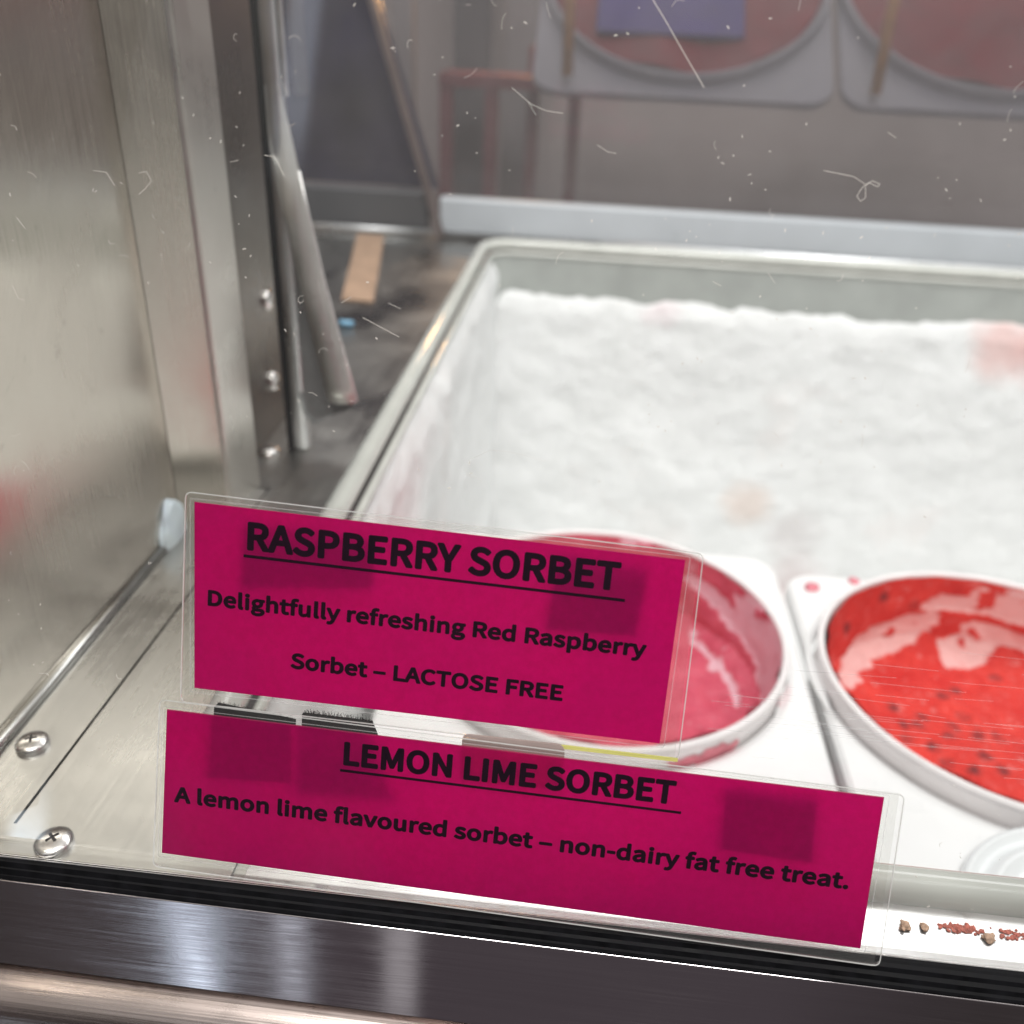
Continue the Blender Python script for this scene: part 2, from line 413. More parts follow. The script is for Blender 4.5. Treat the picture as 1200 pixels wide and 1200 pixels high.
# post with a rounded bright edge
pp = []
for i in range(7):
    t = math.radians(200-110*i/6)
    pp.append((-.1875+.0032*math.cos(math.radians(190-75*i/6)), .4268+.0032*math.sin(math.radians(190+75*i/6)), -.004))
poly = [(-.1905, .4237, -.004), (-.1888, .4243, -.004), (-.1878, .4256, -.004), (-.1874, .4275, -.004), (-.1832, .4545, -.004), (-.1995, .4560, -.004), (-.1995, .4300, -.004)]
b = prism(poly, (0, 0, TOP))
obj('corner_post', b, M_POST, cab)
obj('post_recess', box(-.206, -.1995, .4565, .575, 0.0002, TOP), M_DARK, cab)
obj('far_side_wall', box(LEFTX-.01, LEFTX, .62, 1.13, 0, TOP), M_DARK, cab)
obj('recess_return', box(LEFTX, -.2062, .775, .78, 0.0002, TOP), M_DARK, cab) if False else None

# vertical edge channel with its black seal
bm = box(-.1790, -.1690, .503, .512, .0005, TOP, .002)
ch = obj('edge_channel', bm, M_BAR, cab, True)
obj('seal_strip', box(-.1815, -.1792, .5015, .514, .0003, TOP, .0007), M_GASKET, ch)
bm = box(-.1688, -.1660, .505, .5075, .205, TOP, .0006)
obj('glazing_strip', bm, M_BAR, ch)

# loose curled trim hanging in front of the channel: a slit tube that flares towards its foot
def flap():
    cs = [(-.1721, .2107, .0036), (-.1701, .1905, .0058), (-.1677, .1694, .0068), (-.1643, .1475, .0070), (-.1580, .1104, .0074), (-.1512, .0758, .0082), (-.1437, .0389, .0087)]
    b = bmesh.new(); rings = []; n = 22
    for k in range(25):
        u = k/24*(len(cs)-1); i = min(int(u), len(cs)-2); a = u-i
        x, z, w = [cs[i][q]*(1-a)+cs[i+1][q]*a for q in range(3)]
        row = []
        for i in range(n+1):
            t = math.radians(-60 + 255*i/n)                     # open towards the left rear
            cut = .034*max(0, math.sin(t))*max(0, 1-k/9)       # the top is cut off at a slant
            row.append(b.verts.new((x+w*math.cos(t), .4985-.75*w*math.sin(t), z-cut)))
        rings.append(row)
    for A, B in zip(rings, rings[1:]):
        for i in range(n): b.faces.new((A[i], A[i+1], B[i+1], B[i]))
    bmesh.ops.solidify(b, geom=b.faces[:], thickness=.0008)
    return b
obj('curled_trim', flap(), M_FLAP, ch, True)
edge = [(x+w, .4985, z) for x, z, w in ((-.1677, .1694, .0068), (-.1643, .1475, .0070), (-.1580, .1104, .0074), (-.1512, .0758, .0082), (-.1437, .0389, .0087))]
obj('trim_edge_highlight', tube(edge, .0009, 8), M_ALU, ch, True)  # bright tube added to imitate the highlight along the edge
def backing():
    rows = [((-.1733, .1458), (-.1592, .1467)), ((-.1733, .1090), (-.1510, .1105)), ((-.1733, .0722), (-.1448, .0743)), ((-.1722, .0400), (-.1395, .0450)), ((-.1700, .0258), (-.1384, .0369)), ((-.1660, .0212), (-.1390, .0330)), ((-.1630, .0200), (-.1450, .0290))]
    b = bmesh.new(); g = []
    for (a, c) in rows:
        g.append([b.verts.new((a[0]+(c[0]-a[0])*k/8, .5065-.004*(2*k/8-1)**2, a[1]+(c[1]-a[1])*k/8)) for k in range(9)])
    for A, B in zip(g, g[1:]):
        for k in range(8): b.faces.new((A[k], A[k+1], B[k+1], B[k]))
    bmesh.ops.solidify(b, geom=b.faces[:], thickness=.0012)
    return b
obj('trim_backing', backing(), M_GREYPL, ch, True)

# the rim of the well: rounded bead, smooth lip under it
RX0, RX1, RY0, RY1 = -.131, XR-.04, .2135, 1.108
ring = [Vector((x, y, .001)) for x, y in rrect(RX0, RX1, RY0, RY1, .035, 10)]
rim = obj('well_rim', tube(ring, .0068, 14, True), M_RIM, cab, True)
ring2 = rrect(RX0+.0095, RX1-.0095, RY0+.0095, RY1-.0095, .028, 10)
obj('rim_inner_bead', tube([Vector((x, y, -.007)) for x, y in ring2], .0026, 10, True), M_RIM, rim, True)
b = bmesh.new()
lo = [b.verts.new((x, y, -.075)) for x, y in ring2]; hi = [b.verts.new((x, y, -.006)) for x, y in ring2]
for i in range(len(lo)):
    j = (i+1) % len(lo); b.faces.new((lo[i], hi[i], hi[j], lo[j]))
obj('well_lip', b, M_LIP, cab, True)
b = bmesh.new()
lo = [b.verts.new((x, y, -.46)) for x, y in ring2]; hi = [b.verts.new((x, y, -.07)) for x, y in rrect(RX0+.008, RX1-.008, RY0+.008, RY1-.008, .028, 10)]
for i in range(len(lo)):
    j = (i+1) % len(lo); b.faces.new((lo[i], hi[i], hi[j], lo[j]))
b.faces.new(lo)
obj('well_liner', b, M_WHITE, cab)

# front gasket, glass, steel trim (the trim runs a degree out of true, so the black seal narrows to the left)
SK, XL = -.0085, -.35
def skew(x): return .006+SK*(x+.17)
def run(A, B, bm=None):
    b = bmesh.new(); a = [b.verts.new(p) for p in A]; c = [b.verts.new(p) for p in B]; n = len(A)
    b.faces.new(a); b.faces.new(c[::-1])
    for i in range(n): b.faces.new((a[i], c[i], c[(i+1) % n], a[(i+1) % n]))
    bmesh.ops.recalc_face_normals(b, faces=b.faces)
    return merge(bm, b)
def trim_run(pts): return run([(XL, y+skew(XL), z) for y, z in pts], [(XR, y+skew(XR), z) for y, z in pts])
pts = [(.1868, .0012), (.1852, .0024), (.1825, .0016), (.1800, -.0004), (.1775, -.0026), (.1757, -.0036), (.1757, -.0043), (.1868, -.0043)]
def gk(x):
    k = (.1868-(.1757+skew(x)))/(.1868-.1757)
    return [(x, .1868-(.1868-y)*k, z) for y, z in pts]
obj('rubber_gasket', run(gk(XL), gk(XR)), M_GASKET, cab)
tp = [(.1778, -.0040), (.1764, -.0041), (.1757, -.0045), (.17555, -.0047), (.1737, -.0462), (.1748, -.0480), (.1840, -.0485), (.1840, -.0044)]
ft = obj('front_trim', trim_run(tp), M_TRIM, cab)
uv = ft.data.uv_layers.new(name='brush')
for lp_ in ft.data.loops: uv.data[lp_.index].uv = (ft.data.vertices[lp_.vertex_index].co.x*3, ft.data.vertices[lp_.vertex_index].co.z*3)
lp = []
for i in range(25):
    t = math.radians(100+130*i/24); lp.append((.1800+.0175*math.cos(t), -.0680+.0165*math.sin(t)))
obj('lower_trim', trim_run(lp + [(.20, -.085), (.20, -.0515)]), M_LTRIM, cab)
obj('trim_shadow_gap', trim_run([(.1815, -.0488), (.186, -.0488), (.186, -.0522), (.1815, -.0522)]), M_RECESS, cab)

TILT = math.radians(17.5)
Q0 = Vector((0, .1862, 0)); GU = Vector((0, math.sin(TILT), math.cos(TILT))); GN = Vector((0, -math.cos(TILT), math.sin(TILT)))
def G(x, v, off=0): return Q0 + Vector((x, 0, 0)) + GU*v + GN*off
def gbox(quad, o0, o1, w=0, bm=None):
    return prism([G(x, v, o0) for x, v in quad], GN*(o1-o0), w, bm)
fg = obj('front_glass', gbox([(-.5, .0015), (1.0, .0015), (1.0, .52), (-.5, .52)], -.004, 0), M_GLASS, cab)
obj('glass_foot_strip', gbox([(-.5, .0002), (1.0, .0002), (1.0, .0021), (-.5, .0021)], .0002, .0014), M_ALU, cab)

# rear rail, smoked rear glass, slate panel, strut
obj('rear_rail', box(-.19, XR, 1.121, 1.142, .006, .048, .003), M_RAIL, cab)
obj('added_rear_rail_bead', tube([(-.19, 1.119, .0055), (.4, 1.119, .0055), (XR, 1.119, .0055)], .0042, 10), M_BAR, cab, True)  # bright bead added to imitate the highlight line under the rail
obj('left_rail', box(LEFTX, -.205, 1.128, 1.145, .006, .052, .003), M_RAIL_STREAK, cab)
obj('added_left_rail_bead', tube([(LEFTX, 1.126, .0055), (-.3, 1.126, .0055), (-.2, 1.126, .0055)], .003, 8), M_BAR, cab, True)  # same highlight line, imitated by a bead under the left rail
obj('rear_glass', box(LEFTX, XR, 1.146, 1.151, .02, .56), M_SMOKE, cab)
obj('slate_panel', prism([(LEFTX, 1.160, .052), (-.198, 1.160, .052), (-.296, 1.160, .34), (LEFTX, 1.160, .34)], (0, .006, 0)), M_SLATE, cab)
obj('slate_panel_streak', box(-.372, -.354, 1.153, 1.158, .15, .34, .001), M_GREY_STREAK, cab)  # pale strip imitating a reflected streak on the panel
b = prism([(-.190, 1.108, .004), (-.182, 1.108, .004), (-.292, 1.108, .36), (-.3015, 1.108, .36)], (0, .010, 0), .001)
obj('slanted_strut', b, M_STRUT, cab)

# pan-head screws
def screw(parent, c, r, normal=(0, 0, 1), rot=.4):
    q = Vector((0, 0, 1)).rotation_difference(Vector(normal)).to_matrix().to_4x4()
    prof = [(r, 0), (r, r*.22)] + [(r*math.cos(t), r*.22+r*.38*math.sin(t)) for t in (math.radians(a) for a in range(15, 90, 15))] + [(0, r*.60)]
    s = obj('screw', lathe(prof, c, 28, None, q), M_SCREW, parent, True)
    b = bmesh.new()
    for a in (rot, rot+math.pi/2):
        bb = box(-r*.36, r*.36, -r*.085, r*.085, r*.40, r*.612, r*.03)
        bmesh.ops.transform(bb, matrix=Matrix.Translation(c) @ q @ Matrix.Rotation(a, 4, 'Z'), verts=bb.verts)
        merge(b, bb)
    obj('cross_slot', b, M_RECESS, s)
screw(cab, (-.1948, .2362, .0002), .0060)
screw(cab, (-.1618, .1930, .0012), .0062, (0, 0, 1), .9)
screw(cab, (-.1920, .4960, .0002), .0072, (0, 0, 1), .2)
screw(cab, (-.1995, .5360, .0860), .0065, (1, 0, 0), .6)
screw(cab, (-.1995, .5334, .0340), .0065, (1, 0, 0), .1)

# ------------------------------------------------------------------ frost on the walls of the well
def frost_sheet(origin, du, dv, nrm, nu, nv, lu, lv, amp, top_amp, seed):
    b = bmesh.new(); grid = []
    o, du, dv, nrm = Vector(origin), Vector(du), Vector(dv), Vector(nrm)
    for j in range(nv+1):
        row = []
        for i in range(nu+1):
            a, c = lu*i/nu, lv*j/nv
            p = o + du*a + dv*c
            q = p*9 + Vector((seed, 0, 0))
            h = amp*(.9*noise.fractal(q, 1.0, 2.1, 3)) + amp*.46*noise.fractal(p*34+Vector((0, seed, 0)), .9, 2.2, 4) + amp*.18*abs(noise.noise(p*120))
            edge = (1-j/nv)
            top = max(0, 1-edge*lv/.02)                       # thin out at the upper edge
            d = (amp*1.5 + h)*max(0, 1-top)**.5 - .002*top
            p = p + nrm*d + dv*(j/nv)**8*top_amp*(noise.fractal(Vector((a*22+seed, 1.3, 0)), 1, 2, 4) - 1.0*a)
            row.append(b.verts.new(p))
        grid.append(row)
    for j in range(nv):
        for i in range(nu): b.faces.new((grid[j][i], grid[j][i+1], grid[j+1][i+1], grid[j+1][i]))
    return b
bm = frost_sheet((-.124, 1.096, -.46), (1, 0, 0), (0, 0, 1), (0, -1, 0), 420, 150, 1.1, .408, .0042, .009, 3.1)
bm = merge(bm, frost_sheet((-.1205, .215, -.46), (0, 1, 0), (0, 0, 1), (1, 0, 0), 300, 130, .885, .449, .0050, .004, 8.7))
bm = merge(bm, frost_sheet((-.124, .60, -.455), (1, 0, 0), (0, 1, 0), (0, 0, 1), 160, 60, 1.1, .5, .006, 0, 5.5))
fr = obj('frost', bm, M_FROST, None, True)
tag(fr, 'white frost with faint pink stains coating the walls of the freezer well', 'frost', None, 'stuff')

# ------------------------------------------------------------------ white collar plates and tubs
GLYPH = {"-":[121,[[16,86,106,86,106,110,16,110]]],".":[97,[[49,-5,56,-3,62,0,67,5,71,12,72,20,71,28,67,35,62,40,56,43,49,44,41,43,35,40,30,35,27,28,26,20,27,12,30,5,35,0,41,-3]]],"A":[213,[[1,0,34,0,59,78,153,78,177,0,211,0,124,257,88,257],[67,104,79,144,85,161,90,178,95,195,100,213,105,230,106,230,111,213,116,195,122,178,127,161,132,144,145,104]]],"B":[230,[[35,0,117,0,149,3,176,12,197,27,210,48,214,75,212,95,205,110,194,122,179,131,162,137,162,138,175,145,186,154,193,166,198,179,200,194,195,218,183,236,165,248,140,254,111,257,35,257],[68,148,68,231,107,231,129,230,146,225,158,217,165,206,168,190,166,175,159,164,147,155,129,150,106,148],[68,26,68,123,112,123,137,121,157,115,171,106,179,93,182,76,179,58,170,44,156,34,137,28,112,26]]],"C":[223,[[132,-5,151,-3,168,2,184,9,198,19,211,32,193,53,183,43,172,35,160,29,147,25,133,24,106,29,84,42,68,64,57,93,54,129,57,165,68,193,85,215,107,228,134,233,147,232,159,228,169,223,178,217,187,209,204,230,195,239,182,248,168,255,152,260,134,261,97,255,66,238,42,211,26,174,20,128,26,82,41,45,65,18,96,1]]],"D":[241,[[35,0,101,0,143,6,176,22,200,49,215,85,220,129,215,174,200,209,176,235,142,251,99,257,35,257],[68,27,68,230,97,230,129,226,155,214,173,193,183,165,187,129,183,94,173,65,155,44,129,31,97,27]]],"E":[206,[[35,0,187,0,187,28,68,28,68,121,165,121,165,149,68,149,68,229,183,229,183,257,35,257]]],"F":[193,[[35,0,68,0,68,115,166,115,166,143,68,143,68,229,183,229,183,257,35,257]]],"I":[103,[[35,0,68,0,68,257,35,257]]],"L":[190,[[35,0,180,0,180,28,68,28,68,257,35,257]]],"M":[284,[[35,0,64,0,64,142,64,156,64,172,63,188,61,203,60,218,62,218,82,159,131,26,153,26,201,159,222,218,223,218,222,203,221,188,220,172,219,156,219,142,219,0,249,0,249,257,210,257,161,119,158,109,154,98,151,87,147,77,143,66,142,66,138,77,134,87,131,98,127,109,123,119,74,257,35,257]]],"N":[253,[[35,0,66,0,66,135,66,151,65,167,64,183,63,199,62,215,63,215,91,162,185,0,218,0,218,257,187,257,187,123,187,107,188,91,189,74,190,58,192,42,190,42,162,95,68,257,35,257]]],"O":[260,[[130,-5,166,1,196,19,219,47,234,84,239,129,234,175,219,211,196,238,166,255,130,261,94,255,63,238,40,211,26,175,20,129,26,84,40,47,63,19,94,1],[130,24,104,29,83,42,67,64,57,94,54,129,57,165,67,193,83,215,104,228,130,233,156,228,177,215,193,193,203,165,206,129,203,94,193,64,177,42,156,29]]],"P":[222,[[35,0,68,0,68,102,110,102,141,105,168,114,187,130,200,152,204,181,200,211,187,232,167,246,141,254,109,257,35,257],[68,129,68,230,104,230,129,229,148,224,161,215,170,201,172,181,170,162,162,147,149,137,130,130,106,129]]],"R":[222,[[68,135,68,230,111,230,133,229,150,224,163,215,170,203,173,185,170,167,163,153,150,143,133,137,111,135],[176,0,213,0,147,112,167,119,183,130,195,144,203,163,205,185,201,213,189,233,170,247,145,254,116,257,35,257,35,0,68,0,68,109,114,109]]],"S":[209,[[106,-5,136,-1,160,9,178,25,190,45,194,68,191,89,184,105,172,118,158,128,141,137,104,153,92,158,81,164,71,172,64,182,62,196,64,208,70,219,80,226,93,231,110,233,123,232,136,229,148,224,158,217,168,209,185,230,173,240,159,249,144,255,127,260,110,261,83,258,61,249,44,234,33,216,29,193,32,173,40,157,52,144,66,135,81,127,118,111,132,105,143,98,153,90,159,79,161,65,158,52,152,40,140,31,125,26,107,24,91,25,76,29,61,36,48,45,36,56,17,33,31,20,47,10,66,2,85,-3]]],"T":[210,[[89,0,121,0,121,229,199,229,199,257,11,257,11,229,89,229]]],"Y":[186,[[77,0,109,0,109,99,186,257,153,257,120,184,115,173,110,162,105,151,99,139,94,128,92,128,87,139,82,151,77,162,72,173,67,184,34,257,0,257,77,99]]],"a":[197,[[76,-5,90,-3,103,1,116,7,128,14,139,23,140,23,143,0,169,0,169,117,167,143,159,165,147,181,128,191,103,195,85,194,69,190,54,184,40,177,29,170,41,148,51,154,61,160,73,164,85,167,98,168,114,166,125,159,132,148,136,135,137,120,94,114,61,103,38,90,25,72,21,49,23,31,31,16,43,5,58,-2],[85,21,74,22,65,26,58,31,53,40,51,51,54,65,63,77,79,86,104,94,137,99,137,46,126,37,116,30,106,25,96,22]]],"b":[216,[[116,-5,141,0,164,13,182,34,194,62,199,98,195,131,186,158,171,178,150,191,123,195,110,194,98,190,86,184,74,177,63,168,64,202,64,279,32,279,32,0,58,0,61,20,62,20,72,11,83,5,94,0,105,-3],[111,22,103,23,94,25,84,29,74,34,64,42,64,142,75,151,85,159,95,164,105,167,115,168,134,165,148,155,158,141,164,121,165,98,163,72,155,51,143,35,128,26]]],"d":[217,[[97,-5,110,-3,123,1,135,7,145,14,155,22,156,22,159,0,185,0,185,279,153,279,153,206,154,173,145,181,135,187,125,191,113,194,101,195,76,191,53,178,35,157,23,129,19,95,22,60,32,33,49,12,71,0],[104,22,86,26,71,35,60,50,54,70,51,95,54,119,62,140,74,155,89,165,106,168,116,167,125,165,134,161,143,156,153,148,153,48,143,39,134,32,124,26,114,23]]],"e":[194,[[109,-5,124,-4,137,-1,150,3,161,9,172,15,160,36,152,31,143,27,133,24,123,22,113,21,93,24,76,33,62,47,54,65,50,88,178,88,178,91,179,94,179,98,179,102,179,106,176,136,167,161,151,179,130,191,103,195,78,191,55,178,36,157,23,129,18,95,23,60,36,33,55,12,80,0],[49,110,54,131,62,147,74,160,88,167,104,169,120,167,133,160,143,148,149,131,151,110]]],"f":[114,[[12,164,37,164,37,0,69,0,69,164,110,164,110,190,69,190,69,220,70,234,74,244,79,252,86,256,96,258,100,257,105,257,109,256,113,254,118,252,125,277,119,279,113,281,107,282,100,283,93,283,73,280,57,272,46,259,40,242,37,221,37,190,12,188]]],"g":[197,[[96,-88,129,-84,156,-75,176,-60,188,-42,193,-22,190,-5,182,8,169,17,150,22,126,23,89,23,76,24,66,27,60,32,57,37,56,44,56,50,58,55,61,59,64,63,68,67,73,65,79,63,85,61,90,61,96,60,118,63,137,72,152,86,162,104,166,126,165,136,163,145,160,153,155,160,150,166,189,166,189,190,123,190,119,192,114,193,108,194,102,195,96,195,74,192,54,183,39,169,29,150,25,127,26,114,30,102,36,92,42,83,50,76,50,75,44,70,38,64,33,56,30,48,29,39,30,31,32,23,36,17,40,12,46,8,46,6,36,-1,28,-9,23,-18,19,-27,18,-37,22,-55,32,-69,49,-79,70,-85],[96,82,83,84,72,90,64,99,58,112,56,127,58,142,63,155,72,164,83,170,96,172,109,170,120,164,129,155,135,142,137,127,134,112,129,99,120,90,109,84],[101,-65,82,-64,67,-60,55,-53,48,-43,46,-32,47,-26,49,-19,52,-12,58,-6,65,0,70,-1,75,-2,80,-2,85,-3,90,-3,123,-3,136,-4,147,-6,155,-11,159,-18,161,-27,158,-38,150,-49,138,-58,121,-63]]],"h":[213,[[32,0,64,0,64,138,75,148,85,157,95,162,105,166,116,167,130,165,140,159,147,150,151,135,152,116,152,0,184,0,184,120,182,147,175,168,164,183,147,192,126,195,111,193,98,189,85,182,74,173,63,163,64,202,64,279,32,279]]],"i":[96,[[32,0,64,0,64,190,32,190],[48,229,55,230,61,233,66,238,69,244,70,251,69,258,66,263,61,268,55,270,48,271,41,270,35,268,31,263,28,258,27,251,28,244,31,238,35,233,41,230]]],"l":[99,[[66,-5,71,-4,75,-4,78,-3,82,-3,84,-2,80,23,78,22,76,22,75,22,74,22,73,22,70,23,68,24,66,27,65,31,64,36,64,279,32,279,32,38,33,23,37,11,44,3,53,-3]]],"m":[324,[[32,0,64,0,64,138,75,149,84,157,94,162,103,166,112,167,125,165,135,159,142,150,146,135,147,116,147,0,179,0,179,138,190,149,200,157,209,162,218,166,227,167,240,165,250,159,257,150,261,135,263,116,263,0,294,0,294,120,292,147,285,168,274,183,258,192,237,195,223,193,210,188,198,181,186,171,174,159,168,171,161,181,150,189,138,193,121,195,108,193,96,189,84,182,73,173,62,162,62,162,58,190,32,190]]],"n":[214,[[32,0,64,0,64,138,75,148,85,157,95,162,105,166,116,167,130,165,140,159,147,150,151,135,152,116,152,0,184,0,184,120,182,147,175,168,164,183,147,192,126,195,111,193,98,189,85,182,73,173,62,162,62,162,58,190,32,190]]],"o":[212,[[106,-5,133,0,157,12,176,33,189,60,194,95,189,130,176,158,157,178,133,191,106,195,79,191,55,178,36,158,23,130,18,95,23,60,36,33,55,12,79,0],[106,22,88,25,73,35,61,50,54,71,51,95,54,119,61,140,73,155,88,165,106,168,124,165,140,155,151,140,159,119,161,95,159,71,151,50,140,35,124,25]]],"p":[217,[[32,-80,64,-80,64,-16,63,18,74,10,84,4,95,-1,105,-4,116,-5,141,0,164,13,182,34,194,62,199,98,195,131,186,158,171,178,150,191,123,195,110,194,97,190,85,184,73,176,62,168,62,168,58,190,32,190],[111,22,103,23,94,25,84,29,74,34,64,42,64,142,75,151,86,159,96,164,105,167,115,168,134,165,148,155,158,141,164,121,165,98,163,72,155,51,143,35,128,26]]],"r":[136,[[32,0,64,0,64,122,73,139,82,152,92,160,102,165,112,166,116,166,120,166,124,165,127,164,131,163,137,191,133,192,129,194,125,194,121,195,116,195,104,193,92,188,81,180,71,169,62,155,62,155,58,190,32,190]]],"s":[164,[[82,-5,106,-2,126,6,140,19,148,34,151,52,148,71,139,85,125,95,110,103,93,110,81,114,69,120,60,126,54,133,52,143,54,151,58,159,65,165,75,169,88,170,97,169,106,167,115,163,123,159,131,153,146,173,137,180,126,186,114,191,101,194,87,195,64,192,46,185,33,173,25,158,22,141,25,124,34,111,46,100,61,92,77,86,90,81,101,76,111,69,118,60,120,50,119,41,115,32,107,26,97,22,83,20,70,21,58,24,47,29,37,35,27,43,11,22,23,13,36,6,51,0,66,-3]]],"t":[132,[[92,-5,99,-4,106,-3,113,-2,120,0,127,2,121,27,117,25,112,24,108,22,103,22,99,21,88,23,79,28,74,35,71,45,70,58,70,164,121,164,121,190,70,190,70,244,43,244,40,190,9,188,9,164,38,164,38,59,40,38,45,20,55,7,71,-2]]],"u":[213,[[88,-5,103,-3,116,2,128,9,140,18,151,30,152,30,154,0,181,0,181,190,149,190,149,55,138,43,128,34,119,28,108,24,97,23,84,25,74,31,67,41,63,55,62,74,62,190,29,190,29,70,32,43,38,23,50,8,66,-2]]],"v":[182,[[73,0,111,0,178,190,146,190,110,82,93,26,91,26,74,82,38,190,5,190]]],"y":[182,[[35,-82,56,-79,73,-69,87,-55,98,-37,106,-16,178,190,147,190,112,85,97,31,95,31,91,42,87,53,84,64,80,74,76,85,38,190,5,190,81,0,77,-15,71,-28,64,-39,56,-48,46,-54,34,-56,31,-55,28,-55,25,-54,22,-53,19,-53,13,-78,17,-79,21,-80,25,-81,30,-82]]],"\u2013":[188,[[16,88,172,88,172,109,16,109]]]," ":[78,[]]}
STAIN = {"L":[[0,5,1,4,16,4,47,5,8,2,4,6,7,4,3,5,2,1,1,3],[0,5,2,4,17,2,47,5,8,2,4,6,7,4,3,5,2,5],[0,6,2,3,66,5,8,2,4,6,7,4,3,5,2,5],[0,7,1,4,65,5,8,2,4,6,7,4,3,5,2,5],[0,12,65,5,8,2,4,6,7,4,3,5,2,5],[0,12,3,5,57,5,8,2,4,6,7,4,3,5,2,5],[0,12,1,8,56,5,8,2,4,6,7,4,3,5,2,5],[0,20,57,5,8,2,4,6,7,4,3,5,2,5],[0,18,59,5,8,2,4,6,7,4,3,5,3,4],[0,16,61,5,8,2,4,6,7,4,3,5,3,4],[0,14,63,5,8,2,4,6,7,4,3,5,4,3],[0,12,65,5,8,2,4,6,7,4,3,5,4,3],[0,8,69,5,8,2,4,6,7,4,3,5,5,2],[0,4,73,5,8,2,4,6,7,4,3,5,5,2],[0,4,73,5,8,2,4,6,7,4,3,5,5,2],[0,3,74,5,8,2,4,6,7,4,3,5,7],[128],[128],[16,1,111],[0,16,111,1],[8,2,118],[128],[128],[128],[128],[128],[128],[128],[128],[128],[128],[128],[128],[128],[128],[128],[128],[128],[128],[128]],"R":[[23,2,43,2,7,5,8,2,4,6,7,4,3,5,7],[20,6,42,1,8,5,8,2,4,6,7,4,3,5,7],[19,7,2,1,48,5,8,2,4,6,7,4,3,5,7],[19,8,2,1,47,5,8,2,4,6,7,4,3,5,7],[18,9,2,1,47,5,8,2,4,6,7,4,3,5,7],[18,9,2,5,43,5,8,2,4,6,7,4,3,5,7],[19,8,2,6,42,5,8,2,4,6,7,4,3,5,7],[21,7,1,7,41,5,8,2,4,6,7,4,3,5,7],[22,14,41,5,8,2,4,6,7,4,3,5,7],[34,1,42,5,8,2,4,6,7,4,3,5,7],[33,5,39,5,8,2,4,6,7,4,3,5,7],[18,11,4,6,38,5,8,2,4,6,7,4,3,5,7],[18,12,3,11,33,5,8,2,4,6,7,4,3,5,7],[19,9,1,1,4,12,31,5,8,2,4,6,7,4,3,5,7],[19,8,2,1,4,5,1,7,30,5,8,2,4,6,7,4,3,5,7],[23,4,1,3,3,5,2,7,29,5,8,2,4,6,7,4,3,5,7],[25,4,1,1,4,14,79],[25,4,1,3,3,15,77],[26,7,6,15,74],[26,7,12,10,73],[27,6,17,5,73],[28,5,95],[128],[128],[128],[128],[128],[128],[128],[128],[128],[128],[128],[128],[128],[128],[128],[128],[128],[128]],"seeds":[[-0.0533,0.0996,-0.0128],[-0.0829,0.0752,-0.0256],[-0.0126,0.0502,-0.06],[-0.0028,0.0563,-0.06],[-0.0524,0.0314,-0.06],[-0.034,0.0252,-0.06],[-0.0398,0.0143,-0.06],[-0.0502,0.0126,-0.06],[-0.0166,0.0166,-0.06],[-0.0517,0.0,-0.06],[-0.004,0.0085,-0.06],[0.0104,0.0095,-0.06],[-0.0369,-0.0073,-0.06],[-0.0323,-0.0193,-0.06],[-0.0073,-0.0121,-0.06],[0.0306,0.0738,-0.0596],[-0.0183,-0.0274,-0.06],[-0.0,-0.0235,-0.06],[-0.0273,0.1088,-0.0224],[-0.0069,0.0274,-0.06],[-0.0228,0.0057,-0.06]]}

ZC = -.109
def plate(name, x0, x1, y0, y1, c, r_hole, label, group):
    root_c = ((x0+x1)/2, (y0+y1)/2, ZC-.006)
    outer = rrect(x0, x1, y0, y1, .020, 8)
    n = 96; b = bmesh.new()
    # outline resampled by angle about the hole, joined to the hole's ring
    def hit(t):
        d = (math.cos(t), math.sin(t)); best = None
        for k in range(len(outer)):
            (ax, ay), (bx, by) = outer[k], outer[(k+1) % len(outer)]
            ex, ey = bx-ax, by-ay; den = d[0]*ey-d[1]*ex
            if abs(den) < 1e-12: continue
            s = ((ax-c[0])*ey-(ay-c[1])*ex)/den; w = ((ax-c[0])*d[1]-(ay-c[1])*d[0])/den
            if s > 0 and -1e-6 <= w <= 1+1e-6 and (best is None or s < best): best = s
        return (c[0]+best*d[0], c[1]+best*d[1])
    angs = sorted(set([2*math.pi*i/n for i in range(n)] + [math.atan2(y-c[1], x-c[0]) % (2*math.pi) for x, y in outer]))
    rows = []
    for t in angs:
        h = hit(t); ca, sa = math.cos(t), math.sin(t)
        dx, dy = c[0]-h[0], c[1]-h[1]; l = math.hypot(dx, dy); k = .003/l
        hin = (h[0]+dx*k, h[1]+dy*k)
        rows.append([b.verts.new(p) for p in (
            (h[0], h[1], ZC-.012), (h[0], h[1], ZC-.0025), (hin[0], hin[1], ZC),
            (c[0]+ca*(r_hole+.004), c[1]+sa*(r_hole+.004), ZC), (c[0]+ca*r_hole, c[1]+sa*r_hole, ZC-.002), (c[0]+ca*r_hole, c[1]+sa*r_hole, ZC-.012))])
    m = len(rows)
    for i in range(m):
        for k in range(5): b.faces.new((rows[i][k], rows[(i+1) % m][k], rows[(i+1) % m][k+1], rows[i][k+1]))
    bmesh.ops.recalc_face_normals(b, faces=b.faces)
    o = obj(name, b, M_WHITE, None, False, root_c)
    return tag(o, label, 'tub holder', group)
plate('tub_collar', -.105, .1560, .232, .603, (.0269, .484), .1195, 'white plastic collar plate around the pink-smeared raspberry tub', 'white collar plates in the freezer well')
plate('tub_collar', .1618, .4230, .232, .586, (.2815, .466), .1195, 'white plastic collar plate around the bright red tub with dark seeds', 'white collar plates in the freezer well')

NT, NS, RI, DEP, ZR = 128, 40, .114, .05, -.097
def bowl_surf(s):
    if s < .4:
        k = s/.4; return RI-.004*k, -DEP*k
    k = (s-.4)/.6
    return (RI-.004)*(1-k), -DEP-.010*math.sin(min(k*3, 1)*math.pi/2)

